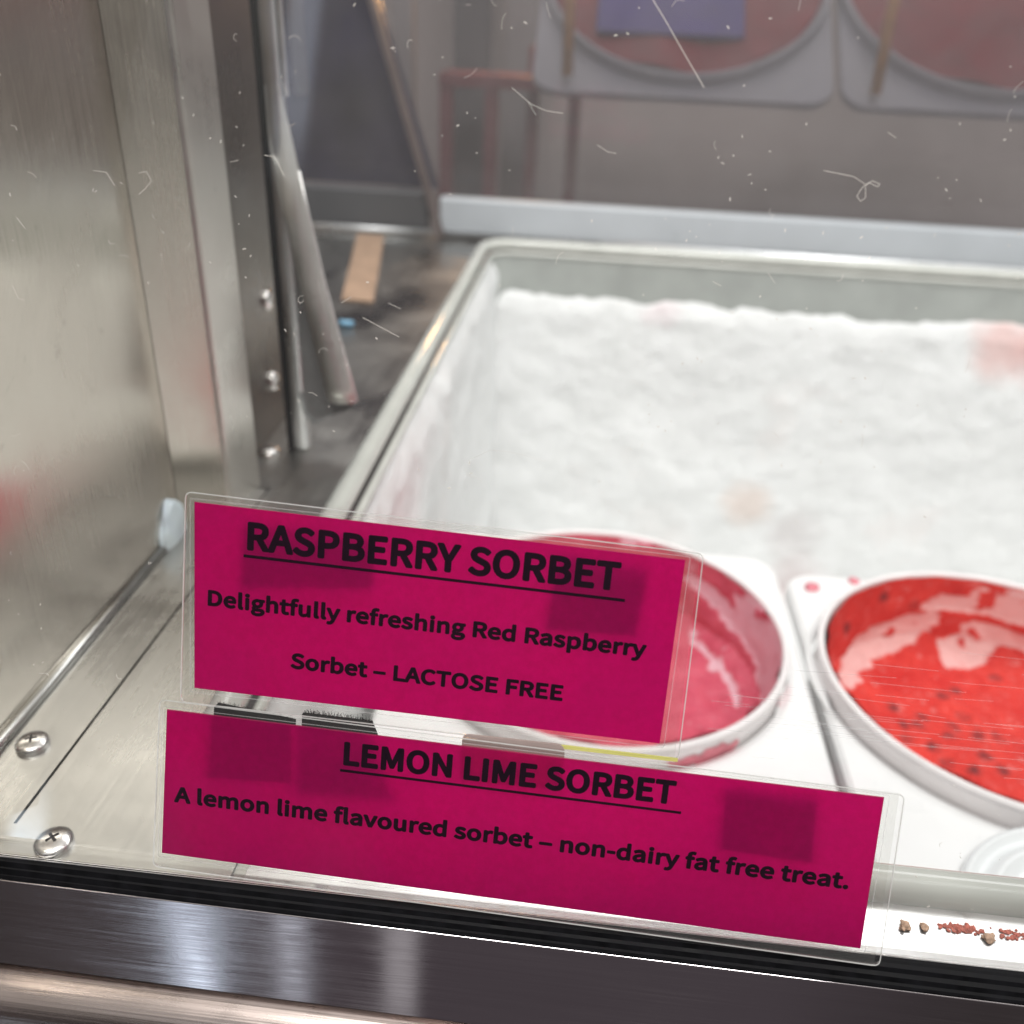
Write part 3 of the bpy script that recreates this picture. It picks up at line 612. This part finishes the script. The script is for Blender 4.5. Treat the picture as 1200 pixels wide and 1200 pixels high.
def tub(c, key, m, label, seeds, seed):
    t = empty('sorbet_tub', (c[0], c[1], ZR-.16), label, 'tub', 'sorbet tubs in the freezer well')
    R = .1205; cc = (c[0], c[1], ZR)
    prof = [(.1135, -.006), (.1140, -.002)] + [(.1162+.0023*math.cos(a), -.0008+.0021*math.sin(a)) for a in (math.radians(180-20*i) for i in range(0, 13))] + [(.1174, -.0040), (.1170, -.024), (.1165, -.06), (.113, -.158), (.0, -.158)]
    obj('tub_wall', lathe(prof, cc, 128), M_TUBW, t, True)
    rows = []
    for runs in STAIN[key]:                                   # run lengths: sorbet, bare, sorbet, ...
        row = []
        for q, n in enumerate(runs): row += [q % 2]*n
        rows.append(row)
    F = 3
    nt, ns = NT*F, (NS-1)*F
    def val(i, j):
        x, y = i/F, j/F; i0, j0 = int(x) % NT, min(int(y), NS-1); i1, j1 = (i0+1) % NT, min(j0+1, NS-1); a, d = x-int(x), y-int(y)
        g = lambda p, q: float(rows[q][p])
        return (g(i0, j0)*(1-a)+g(i1, j0)*a)*(1-d)+(g(i0, j1)*(1-a)+g(i1, j1)*a)*d
    b = bmesh.new(); lay = b.loops.layers.float_color.new('stain'); cols = {}; grid = []
    for j in range(ns+1):
        r, z = bowl_surf(min(j/F/(NS-1), 1)*.995)
        row = []
        for i in range(nt):
            th = 2*math.pi*i/nt; p = Vector((r*math.cos(th), r*math.sin(th), z))
            v = val(i, j)
            thick = (1-v)*.0022*(1+noise.noise(p*60+Vector((seed, 0, 0))))
            nz = noise.fractal(p*30+Vector((0, seed, 0)), .8, 2.2, 6)*.0055*min(1, max(0, (j-9)/30))
            inw = Vector((-math.cos(th), -math.sin(th), 0)) if j/F/(NS-1) < .4 else Vector((0, 0, 1))
            k = 0.
            for s in seeds:
                d = (p-Vector(s)).length
                k = max(k, 1-(d/.0060)**2)
            p2 = p + inw*(thick+nz*(.4 if inw.z == 0 else 1))
            vert = b.verts.new(p2+Vector(cc)); cols[vert] = (v, max(0, k), 0, 1); row.append(vert)
        grid.append(row)
    for j in range(ns):
        for i in range(nt):
            fc = b.faces.new((grid[j][i], grid[j][(i+1) % nt], grid[j+1][(i+1) % nt], grid[j+1][i]))
            for lp_ in fc.loops: lp_[lay] = cols[lp_.vert]
    bmesh.ops.recalc_face_normals(b, faces=b.faces)
    obj('sorbet', b, m, t, True)
    return t
tl = tub((.0269, .484), 'L', M_RASP, 'white round tub of pink raspberry sorbet half hidden behind the upper magenta sign', [], 2.2)
tr = tub((.2815, .466), 'R', M_STRAW, 'white round tub of bright red sorbet dotted with dark seeds at the right edge', STAIN['seeds'], 6.4)

# smears on the outside of the raspberry tub and a drip on the right collar
def smear(parent, c, R, a0, a1, z0, z1, seed):
    b = bmesh.new(); n = 26; rows = []
    for i in range(n+1):
        t = math.radians(a0+(a1-a0)*i/n); w = max(0, math.sin(math.pi*i/n))**.5
        zm = (z0+z1)/2 + .003*noise.noise(Vector((i*.5, seed, 0))); hh = (z1-z0)/2*w*(.7+.5*noise.noise(Vector((i*.35, seed+5, 0))))
        rows.append([b.verts.new((c[0]+(R+.0006)*math.cos(t), c[1]+(R+.0006)*math.sin(t), ZR+zm+s*hh)) for s in (-1, -.4, .4, 1)])
    for A, B in zip(rows, rows[1:]):
        for k in range(3): b.faces.new((A[k], B[k], B[k+1], A[k+1]))
    return obj('outside_smear', b, M_SMEAR, parent, True)
smear(tl, (.0269, .484), .1175, -72, -48, -.018, -.004, 1.7)
smear(tl, (.0269, .484), .1178, -26, -14, -.018, -.007, 4.1)

def blob(name, c, r, m, label, cat, group=None, flat=.5, seed=0., kind=None):
    b = bmesh.new(); q = random.Random(int(seed*100)+3)
    for n_ in range(4 if flat > .5 else 1):
        bb = bmesh.new(); bmesh.ops.create_icosphere(bb, subdivisions=3, radius=r*(1 if n_ == 0 else q.uniform(.4, .75)))
        if n_: bmesh.ops.translate(bb, verts=bb.verts, vec=(q.uniform(-1.2, 1.2)*r, q.uniform(-.7, .7)*r, q.uniform(-.2, .3)*r))
        merge(b, bb)
    for v in b.verts:
        k = 1+.5*noise.fractal(v.co/r*1.3+Vector((seed, seed*2, 0)), .8, 2.2, 4); v.co *= k; v.co.z *= flat
    bmesh.ops.translate(b, verts=b.verts, vec=Vector(c)+Vector((0, 0, r*flat*.6)))
    return tag(obj(name, b, m, None, True, c), label, cat, group, kind)
blob('sorbet_drip', (.1790, .5660, ZC), .0050, M_SMEAR, 'pink sorbet drip on the corner of the right white collar', 'drip', None, .35, 1.2)
blob('sorbet_drip', (.2120, .5800, ZC), .0042, M_SMEAR, 'thin pink sorbet smudge behind the bright red tub', 'drip', None, .3, 3.2)

# ridged round lid lying at the front of the right collar
lc = (.2580, .2850, ZC)
prof = [(.0, .004), (.030, .004), (.033, .0075), (.037, .0075), (.040, .0045), (.045, .0045), (.048, .009), (.052, .009), (.055, .005), (.0585, .005), (.0605, .008), (.0635, .008), (.0648, .004), (.0648, .0003), (0, .0003)]
lid = obj('ridged_cover', lathe([(r, z) for r, z in prof], lc, 96), M_LID, None, True, lc)
tag(lid, 'clear white ridged plastic cover lying on the collar by the front rim', 'cover')

# crumbs on the bright front ledge
for k, (x, y, r, m, lab) in enumerate([
    (.1170, .1985, .0015, M_CRUMB, 'largest tan crumb on the bright ledge beside the lower sign'),
    (.1228, .1990, .0013, M_CRUMB, 'small tan crumb touching the largest crumb on the bright ledge'),
    (.1420, .1972, .0017, M_CRUMB, 'pale brown flat crumb among red crumbs on the bright ledge')]):
    blob('crumb', (x, y, .0002), r, m, lab, 'crumb', 'crumbs on the front ledge', .55, k*1.7)
b = bmesh.new()
for k in range(170):
    x = rnd.choice([rnd.gauss(.1345, .0032), rnd.gauss(.1345, .0032), rnd.gauss(.1530, .0045), rnd.uniform(.126, .172)]); r = rnd.uniform(.0003, .0009)
    bb = bmesh.new(); bmesh.ops.create_icosphere(bb, subdivisions=1, radius=r)
    for v in bb.verts: v.co *= rnd.uniform(.6, 1.3); v.co.z *= .6
    bmesh.ops.translate(bb, verts=bb.verts, vec=(x, .2002+rnd.gauss(0, .0007)-.012*(x-.134), r*.3)); merge(b, bb)
tag(obj('crumbs', b, M_RCRUMB), 'fine red crumbs scattered along the foot of the front rim', 'crumbs', None, 'stuff')

# ledge behind the post: a reflection built as a flat strip, and a clip
cd = prism([(-.2891, 1.1080, .0006), (-.2560, 1.1080, .0006), (-.2040, .83, .0006), (-.2350, .83, .0006)], (0, 0, .0016))  # flat strip added to imitate a tan reflection in the steel
tag(obj('ledge_reflection', cd, M_TAN_SHEEN, None, False, (-.25, 1.0, 0)), 'flat tan strip standing in for a reflection in the dark ledge behind the curled metal trim', 'reflection')
bb = tube([(-.216, .7545, .0032), (-.212, .7545, .0032), (-.204, .7535, .0032)], .0030, 8)
tag(obj('plastic_clip', bb, M_BLUE, None, True, (-.21, .754, 0)), 'tiny pale blue plastic clip on the ledge beside the curled metal trim', 'clip')

b = bmesh.new(); bmesh.ops.create_icosphere(b, subdivisions=4, radius=.0115)  # solid lump added in place of blue-white glare on the steel
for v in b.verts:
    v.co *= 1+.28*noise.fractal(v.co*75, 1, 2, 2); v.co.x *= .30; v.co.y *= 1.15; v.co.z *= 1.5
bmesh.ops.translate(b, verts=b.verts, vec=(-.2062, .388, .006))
tag(obj('corner_glare', b, M_GLARE, None, True, (-.2062, .388, 0)), 'pale blue lump standing in for glare in the steel corner beside the upper sign', 'glare')

# ------------------------------------------------------------------ behind the smoked glass: a backdrop, and solid stand-ins for reflections
tag(obj('backdrop_wall', box(-2.2, 3.2, 2.02, 2.06, -.6, 1.6), M_BACK), None, None, None, 'structure')
RT = Matrix.Rotation(math.radians(40), 4, 'X')
def tub_reflection(cx, label, glimmer):  # solid tub standing in for one reflected in the rear pane
    R = .176; c = Vector((cx, 1.30, .304))
    t = empty('reflected_tub', c, label, 'tub', 'reflected tubs built behind the rear glass')
    prof = [(R*.93, -.045), (R*.955, -.006), (R*.97, 0), (R, .003), (R*1.01, -.003), (R*1.0, -.02), (R*.95, -.045), (0, -.045)]
    obj('tub_wall', lathe(prof, c, 72, None, RT), M_REFL_GREY, t, True)
    b = lathe([(R*.945, -.004), (R*.8, -.008), (R*.4, -.009), (0, -.007)], (0, 0, 0), 72)
    for v in b.verts: v.co.z += .010*noise.noise(v.co*14)
    bmesh.ops.transform(b, matrix=Matrix.Translation(c) @ RT, verts=b.verts)
    obj('sorbet', b, M_DARKGRED, t, True)
    if glimmer:
        q = box(-.105, .07, -.112, -.010, -.008, .002, .004)  # violet block imitating a purple reflection
        bmesh.ops.transform(q, matrix=Matrix.Translation(c) @ RT, verts=q.verts)
        obj('glimmer', q, M_REARBLUE, t)
    return c
def tray_reflection(cx, label):  # solid tray standing in for a reflected white collar
    c = Vector((cx, 1.30, .304)); h = .1755
    o2 = rrect(-h, h, -h-.018, h, .03, 8)
    q = prism([(x, y, -.024) for x, y in o2], (0, 0, .010), .002)
    bmesh.ops.transform(q, matrix=Matrix.Translation(c) @ RT, verts=q.verts)
    tag(obj('reflected_tray', q, M_REFL_GREY, None, False, c), label, 'tray', 'reflected trays built behind the rear glass')
tub_reflection(.086, 'stand-in for a large reflected red tub behind the rear glass with a violet glimmer inside', True)
tub_reflection(.445, 'stand-in for a large reflected red tub behind the rear glass at the top right', False)
tray_reflection(.086, 'stand-in for the reflected tray of the red tub with the violet glimmer')
tray_reflection(.445, 'stand-in for the reflected tray of the red tub at the top right')
def reflected_light(x, z0, z1, label):  # stick shape standing in for a reflected warm light
    o = tube([(x, 1.165, z0), (x-.002, 1.165, (z0+z1)/2), (x+.002, 1.166, z1)], [.0065, .0065, .006], 8)
    tag(obj('warm_reflection', o, M_WARM_REFL, None, True, (x, 1.165, z0)), label, 'reflected_light', 'warm reflections built as sticks behind the rear glass')
reflected_light(-.0475, .185, .34, 'stick-shaped stand-in for a warm light reflection behind the rear glass left of the violet glimmer')
reflected_light(.305, .182, .34, 'stick-shaped stand-in for a warm light reflection behind the rear glass right of the violet glimmer')

st = empty('reflected_stool', (-.14, 1.55, 0), 'stand-in for a reflected dark red frame with two open legs behind the rear glass', 'stool_reflection')  # solid frame built in place of a red reflection
for x in (-.262, -.190):
    obj('reflected_leg', box(x, x+.022, 1.54, 1.56, -.2, .16, .002), M_REDMETAL, st)
for x in (-.128, -.060):
    obj('reflected_leg', box(x, x+.020, 1.60, 1.62, -.2, .20, .002), M_REDMETAL, st)
obj('reflected_seat', box(-.262, -.04, 1.535, 1.625, .140, .160, .002), M_REDMETAL, st)
obj('reflected_backrest', box(-.075, -.040, 1.60, 1.615, .165, .40, .002), M_REDMETAL, st)
def streak_bar(x0, x1, y, m, label):  # solid bar built in place of a grey reflected streak
    tag(obj('reflected_streak', box(x0, x1, y, y+.03, -.2, .7, .003), m, None, False, (x0, y, -.2)), label, 'reflected streak', 'reflected streaks built as posts behind the rear glass')
streak_bar(-.352, -.318, 1.62, M_GREY_STREAK, 'upright stand-in for a pale grey reflected streak behind the rear glass beside the slanted strut')
streak_bar(-.268, -.205, 1.72, M_RAIL_STREAK, 'upright stand-in for a dark grey reflected streak behind the reflected red frame')
streak_bar(-.190, -.125, 1.80, M_GREY_STREAK, 'broad upright stand-in for a pale grey reflected streak right of the dark one')

# ------------------------------------------------------------------ magenta signs on the glass
def rquad(q, rad, seg=4):
    """rounded corners for a quad in glass coordinates"""
    out = []
    n = 4
    for i in range(4):
        p = Vector((*q[i], 0)); a = (Vector((*q[i-1], 0))-p).normalized(); c = (Vector((*q[(i+1) % 4], 0))-p).normalized()
        for k in range(seg+1):
            t = k/seg; s, e = p+a*rad, p+c*rad
            v = s*(1-t)**2+p*2*t*(1-t)+e*t*t; out.append((v.x, v.y))
    return out

def text(lines, off, parent):
    """lines: (string, baseline start, baseline end, cap height); the outlines come from GLYPH"""
    b = bmesh.new()
    for s, A, B, cap, embold in lines:
        A, B = Vector(A), Vector(B)
        d = (B-A); ln = d.length; ex = d/ln; ey = Vector((-ex.y, ex.x))
        pen = 0; polys = []
        for ch in s:
            adv, pl = GLYPH[ch]
            for p in pl: polys.append([(pen+p[i], p[i+1]) for i in range(0, len(p), 2)])
            pen += adv + 6
        xs = [x for p in polys for x, y in p]; x0, x1 = min(xs), max(xs)
        sy = (cap-2*embold)/CAPU; sx = (ln-2*embold)/(x1-x0)
        loc = [[Vector((embold+(x-x0)*sx, embold+y*sy)) for x, y in p] for p in polys]
        cu = bpy.data.curves.new('tmp', 'CURVE'); cu.dimensions = '2D'; cu.fill_mode = 'BOTH'
        for p in loc:
            sp = cu.splines.new('POLY'); sp.points.add(len(p)-1); sp.use_cyclic_u = True
            for k, v in enumerate(p): sp.points[k].co = (v.x*1000, v.y*1000, 0, 1)
        ob = bpy.data.objects.new('tmp', cu); COL.objects.link(ob)
        dg = bpy.context.evaluated_depsgraph_get(); me = bpy.data.meshes.new_from_object(ob.evaluated_get(dg))
        t = bmesh.new(); t.from_mesh(me); bpy.data.objects.remove(ob); bpy.data.meshes.remove(me); bpy.data.curves.remove(cu)
        for v in t.verts:
            q = A+ex*(v.co.x/1000)+ey*(v.co.y/1000); v.co = G(q.x, q.y, off)
        # thicken: a band along every outline, round at the corners
        def P(v, o): q = A+ex*v.x+ey*v.y; return G(q.x, q.y, off+o)
        cnt = 0
        for p in loc:
            n = len(p)
            for k in range(n):
                a, c = p[k], p[(k+1) % n]
                if (c-a).length < 1e-7: continue
                w = (c-a).normalized(); w = Vector((-w.y, w.x))*embold
                o = .000004*(1+cnt % 5); cnt += 1
                t.faces.new([t.verts.new(P(x, o)) for x in (a-w, c-w, c+w, a+w)])
                o = .00003+.000004*(cnt % 5)
                t.faces.new([t.verts.new(P(a+Vector((math.cos(g*math.pi/4), math.sin(g*math.pi/4)))*embold, o)) for g in range(8)])
        for fc in t.faces:
            fc.normal_update()
            if fc.normal.dot(GN) < 0: fc.normal_flip()
        merge(b, t)
    obj('lettering', b, M_INK, parent)
CAPU = max(GLYPH['E'][1][0][1::2])

def underline(A, B, th, off, parent):
    A, B = Vector(A), Vector(B); n = (B-A).normalized(); n = Vector((-n.y, n.x))*th/2
    obj('underline', prism([G(*(A-n), off), G(*(B-n), off), G(*(B+n), off), G(*(A+n), off)], GN*.00006), M_INK, parent)

def frame_strip(poly, w, o0, o1):
    """thin line round the edge of the film"""
    n = len(poly); cx = sum(p[0] for p in poly)/n; cy = sum(p[1] for p in poly)/n
    b = bmesh.new(); P = [Vector(p) for p in poly]; inn = []
    for i in range(n):
        t = (P[(i+1) % n]-P[i-1]).normalized(); nn = Vector((-t.y, t.x))
        if nn.dot(Vector((cx, cy))-P[i]) < 0: nn = -nn
        inn.append(P[i]+nn*w)
    for i in range(n):
        j = (i+1) % n
        a = [G(*P[i], o0), G(*P[j], o0), G(*inn[j], o0), G(*inn[i], o0)]
        prism(a, GN*(o1-o0), 0, b)
    return b

def sign(paper_q, film_q, off, label, lines, unders, patches):
    bc = G((paper_q[2][0]+paper_q[3][0])/2, min(p[1] for p in film_q), off)
    t = empty('flavour_sign', bc, label, 'sign', 'magenta flavour signs on the glass')
    film = rquad(film_q, .0022)
    obj('laminate_sleeve', gbox(film, off-.0005, off+.0005), M_SLEEVE, t)
    obj('sleeve_edge', frame_strip(film, .00032, off+.00052, off+.00070), M_EDGE, t)
    obj('sleeve_seal_line', frame_strip(rquad([(paper_q[0][0]-.0012, paper_q[0][1]+.0012), (paper_q[1][0]+.0014, paper_q[1][1]+.0012), (paper_q[2][0]+.0014, paper_q[2][1]-.0012), (paper_q[3][0]-.0012, paper_q[3][1]-.0012)], .001), .00022, off+.00052, off+.00060), M_SCRATCH, t)
    b = bmesh.new()
    for i in range(4):
        k = (i+1) % 4; c0 = Vector((sum(p[0] for p in film_q)/4, sum(p[1] for p in film_q)/4))
        s = lambda p: tuple(c0+(Vector(p)-c0)*.985)
        gbox([s(film_q[i]), s(film_q[k]), paper_q[k], paper_q[i]], off+.00056, off+.00058, 0, b)
    obj('sleeve_border', b, M_BORDER, t)
    obj('paper', gbox(paper_q, off-.0001, off+.0001), M_PAPER, t)
    text(lines, off+.00016, t)
    for A, B, th in unders: underline(A, B, th, off+.00014, t)
    for nm, q, o0, o1, m in patches:
        b = gbox(q, o0, o1)
        if m is M_VELCRO:                                    # fuzzy upper edge
            for k in range(150):
                s = rnd.random(); p = Vector(q[0]).lerp(Vector(q[1]), s); h = rnd.uniform(.0004, .0022)
                a = rnd.uniform(-.0009, .0009)
                tube([G(p.x, p.y-.0003, (o0+o1)/2), G(p.x+a*.4, p.y+h*.6, (o0+o1)/2+.0002), G(p.x+a, p.y+h*rnd.uniform(.6, 1), (o0+o1)/2)], .00006, 4, False, b)
        obj(nm, b, m, t)
    return t

P1 = [(-.10947, .12581), (.03307, .12112), (.03156, .06498), (-.10964, .06794)]
F1 = [(-.11202, .12889), (.03805, .12355), (.03754, .06045), (-.11395, .06304)]
P2 = [(-.11711, .06129), (.09684, .05644), (.09722, .00676), (-.11922, .01266)]
F2 = [(-.11921, .06468), (.10238, .05815), (.10349, .00173), (-.12205, .00782)]
s1 = sign(P1, F1, .0030, 'upper magenta sign reading RASPBERRY SORBET in a clear laminate sleeve',
     [('RASPBERRY SORBET', (-.09366, .11270), (.01530, .11020), .00862, .00050),
      ('Delightfully refreshing Red Raspberry', (-.10550, .09454), (.02480, .09110), .0050, .00031),
      ('Sorbet – LACTOSE FREE', (-.07993, .07728), (.00197, .07521), .0050, .00031)],
     [((-.09462, .11093), (.01734, .10769), .00085)],
     [('velcro_patch', [(-.0945, .1203), (-.0558, .1180), (-.0553, .1041), (-.0951, .1004)], .0002, .0010, M_VELCRO),
      ('velcro_patch', [(-.0026, .1185), (.0232, .1160), (.0215, .0971), (-.0045, .0964)], .0002, .0018, M_VELCRO),
      ('sleeve_bottom_strip', [(-.022, .0622), (.0372, .0612), (.0372, .0602), (-.022, .0610)], .0036, .0042, M_YEDGE)])
s2 = sign(P2, F2, .0056, 'lower wide magenta sign reading LEMON LIME SORBET in a clear laminate sleeve',
     [('LEMON LIME SORBET', (-.06226, .04899), (.03740, .04723), .00773, .00046),
      ('A lemon lime flavoured sorbet – non-dairy fat free treat.', (-.11509, .03070), (.09081, .02588), .0054, .00033)],
     [((-.06312, .04726), (.03968, .04494), .00080)],
     [('velcro_patch', [(-.1028, .0631), (-.0785, .0602), (-.0783, .0409), (-.1041, .0400)], .0012, .0047, M_VELCRO),
      ('velcro_patch', [(-.0765, .0622), (-.0550, .0617), (-.0447, .0380), (-.0765, .0373)], .0002, .0018, M_VELCRO),
      ('velcro_patch', [(.0517, .0533), (.0784, .0528), (.0795, .0330), (.0525, .0343)], .0012, .0047, M_VELCRO),
      ('backing_clip', rquad([(-.0268, .0623), (.0039, .0620), (.0042, .0480), (-.0266, .0480)], .0022), .0037, .0046, M_TAN)])

# ------------------------------------------------------------------ dust and fibres on the glass
b = bmesh.new(); sc_b = bmesh.new()
def fibre(pts, w, off=.00015, target=None):
    P = [Vector(p) for p in pts]; t = target if target is not None else b
    for a, c in zip(P, P[1:]):
        d = (c-a)
        if d.length < 1e-7: continue
        n = Vector((-d.y, d.x)).normalized()*w/2
        fc = [G(q.x, q.y, off) for q in (a-n, c-n, c+n, a+n)]
        prism(fc, GN*.00008, 0, t)
def in_sign(x, v): return v < .133 and -.123 < x < .105
for k in range(1300):
    x, v = rnd.uniform(-.17, .20), rnd.betavariate(1.6, 1.3)*.34
    if in_sign(x, v) or noise.noise(Vector((x*26, v*26, 4.4))) < rnd.uniform(-.45, .35): continue
    kind = rnd.random(); L_ = rnd.uniform(.0003, .0010) if kind < .8 else rnd.uniform(.0015, .0045)
    a = rnd.uniform(0, 6.28); cv = rnd.uniform(-1.6, 1.6); pts = [(x, v)]; n = 3 if kind < .8 else 9
    for i in range(n):
        a += cv*rnd.uniform(0, 1.2)*(.35 if n > 3 else .2); pts.append((pts[-1][0]+L_/n*math.cos(a), pts[-1][1]+L_/n*math.sin(a)))
    fibre(pts, rnd.uniform(.00014, .00030) if kind < .8 else rnd.uniform(.00006, .00010))
fibre([(0.00974, 0.26578), (0.01397, 0.26037), (0.01853, 0.25412), (0.0249, 0.24565)], 0.00016)
fibre([(-0.02476, 0.24321), (-0.01954, 0.2395), (-0.01538, 0.23803), (-0.01086, 0.23763)], 0.0001)
fibre([(-0.0205, 0.24029), (-0.01799, 0.23684)], 8e-05)
fibre([(0.05773, 0.2272), (0.06216, 0.22661), (0.06549, 0.22616), (0.06902, 0.22425), (0.07038, 0.22538), (0.07243, 0.22466), (0.07188, 0.22399), (0.06958, 0.22492), (0.06803, 0.22356), (0.06704, 0.22139), (0.06809, 0.22018), (0.06926, 0.22109), (0.06884, 0.22403)], 0.00012)
fibre([(-0.12627, 0.2163), (-0.12407, 0.21687), (-0.12265, 0.21449), (-0.12463, 0.21214), (-0.12636, 0.21069)], 0.00012)
fibre([(-0.06238, 0.18169), (-0.05869, 0.18007), (-0.055, 0.17846), (-0.0518, 0.17704)], 0.00012)
fibre([(-0.05532, 0.18611), (-0.05166, 0.18473)], 0.0001)
fibre([(-0.06854, 0.18523), (-0.0657, 0.18704)], 0.0001)
fibre([(-0.09094, 0.22289), (-0.08809, 0.22261), (-0.08663, 0.22028), (-0.0854, 0.21792)], 0.00014)
fibre([(-0.1392, 0.21625), (-0.13554, 0.21601), (-0.13317, 0.21255)], 0.00012)
fibre([(-0.10045, 0.22062), (-0.09807, 0.22119)], 0.0001)
fibre([(-0.02967, 0.14438), (-0.02424, 0.14751), (-0.01814, 0.14727), (-0.00831, 0.14561)], 5e-05)
fibre([(-0.03112, 0.13983), (-0.02739, 0.13914), (-0.02609, 0.13801)], 5e-05)
fibre([(0.05317, 0.15889), (0.05498, 0.15738)], 8e-05)
fibre([(0.0325, 0.19755), (0.03488, 0.19659)], 0.0001)
fibre([(0.0468, 0.20069), (0.04891, 0.19817)], 8e-05)
fibre([(0.07248, 0.23737), (0.07482, 0.23605)], 0.0001)
fibre([(-0.00126, 0.23032), (0.00157, 0.22877), (0.00384, 0.22847)], 0.0001)
fibre([(-0.16198, 0.20245), (-0.1596, 0.1996)], 0.00012)
fibre([(-0.16409, 0.18363), (-0.16246, 0.18017), (-0.16044, 0.17982)], 0.0001)
dust = obj('dust', b, M_DUST)
tag(dust, 'pale dust specks and fine fibres clinging to the front glass', 'dust', None, 'stuff')
for k in range(70):
    x = rnd.uniform(.045, .16); v = rnd.gauss(.076, .010)
    if in_sign(x, v) and x < .10 and v < .062: continue
    l = rnd.uniform(.006, .03); fibre([(x, v), (x+l, v+rnd.uniform(-.0006, .0006))], .00005, .00012, sc_b)
tag(obj('scratches', sc_b, M_SCRATCH), 'faint horizontal scratches on the front glass beside the signs', 'scratches', None, 'stuff')
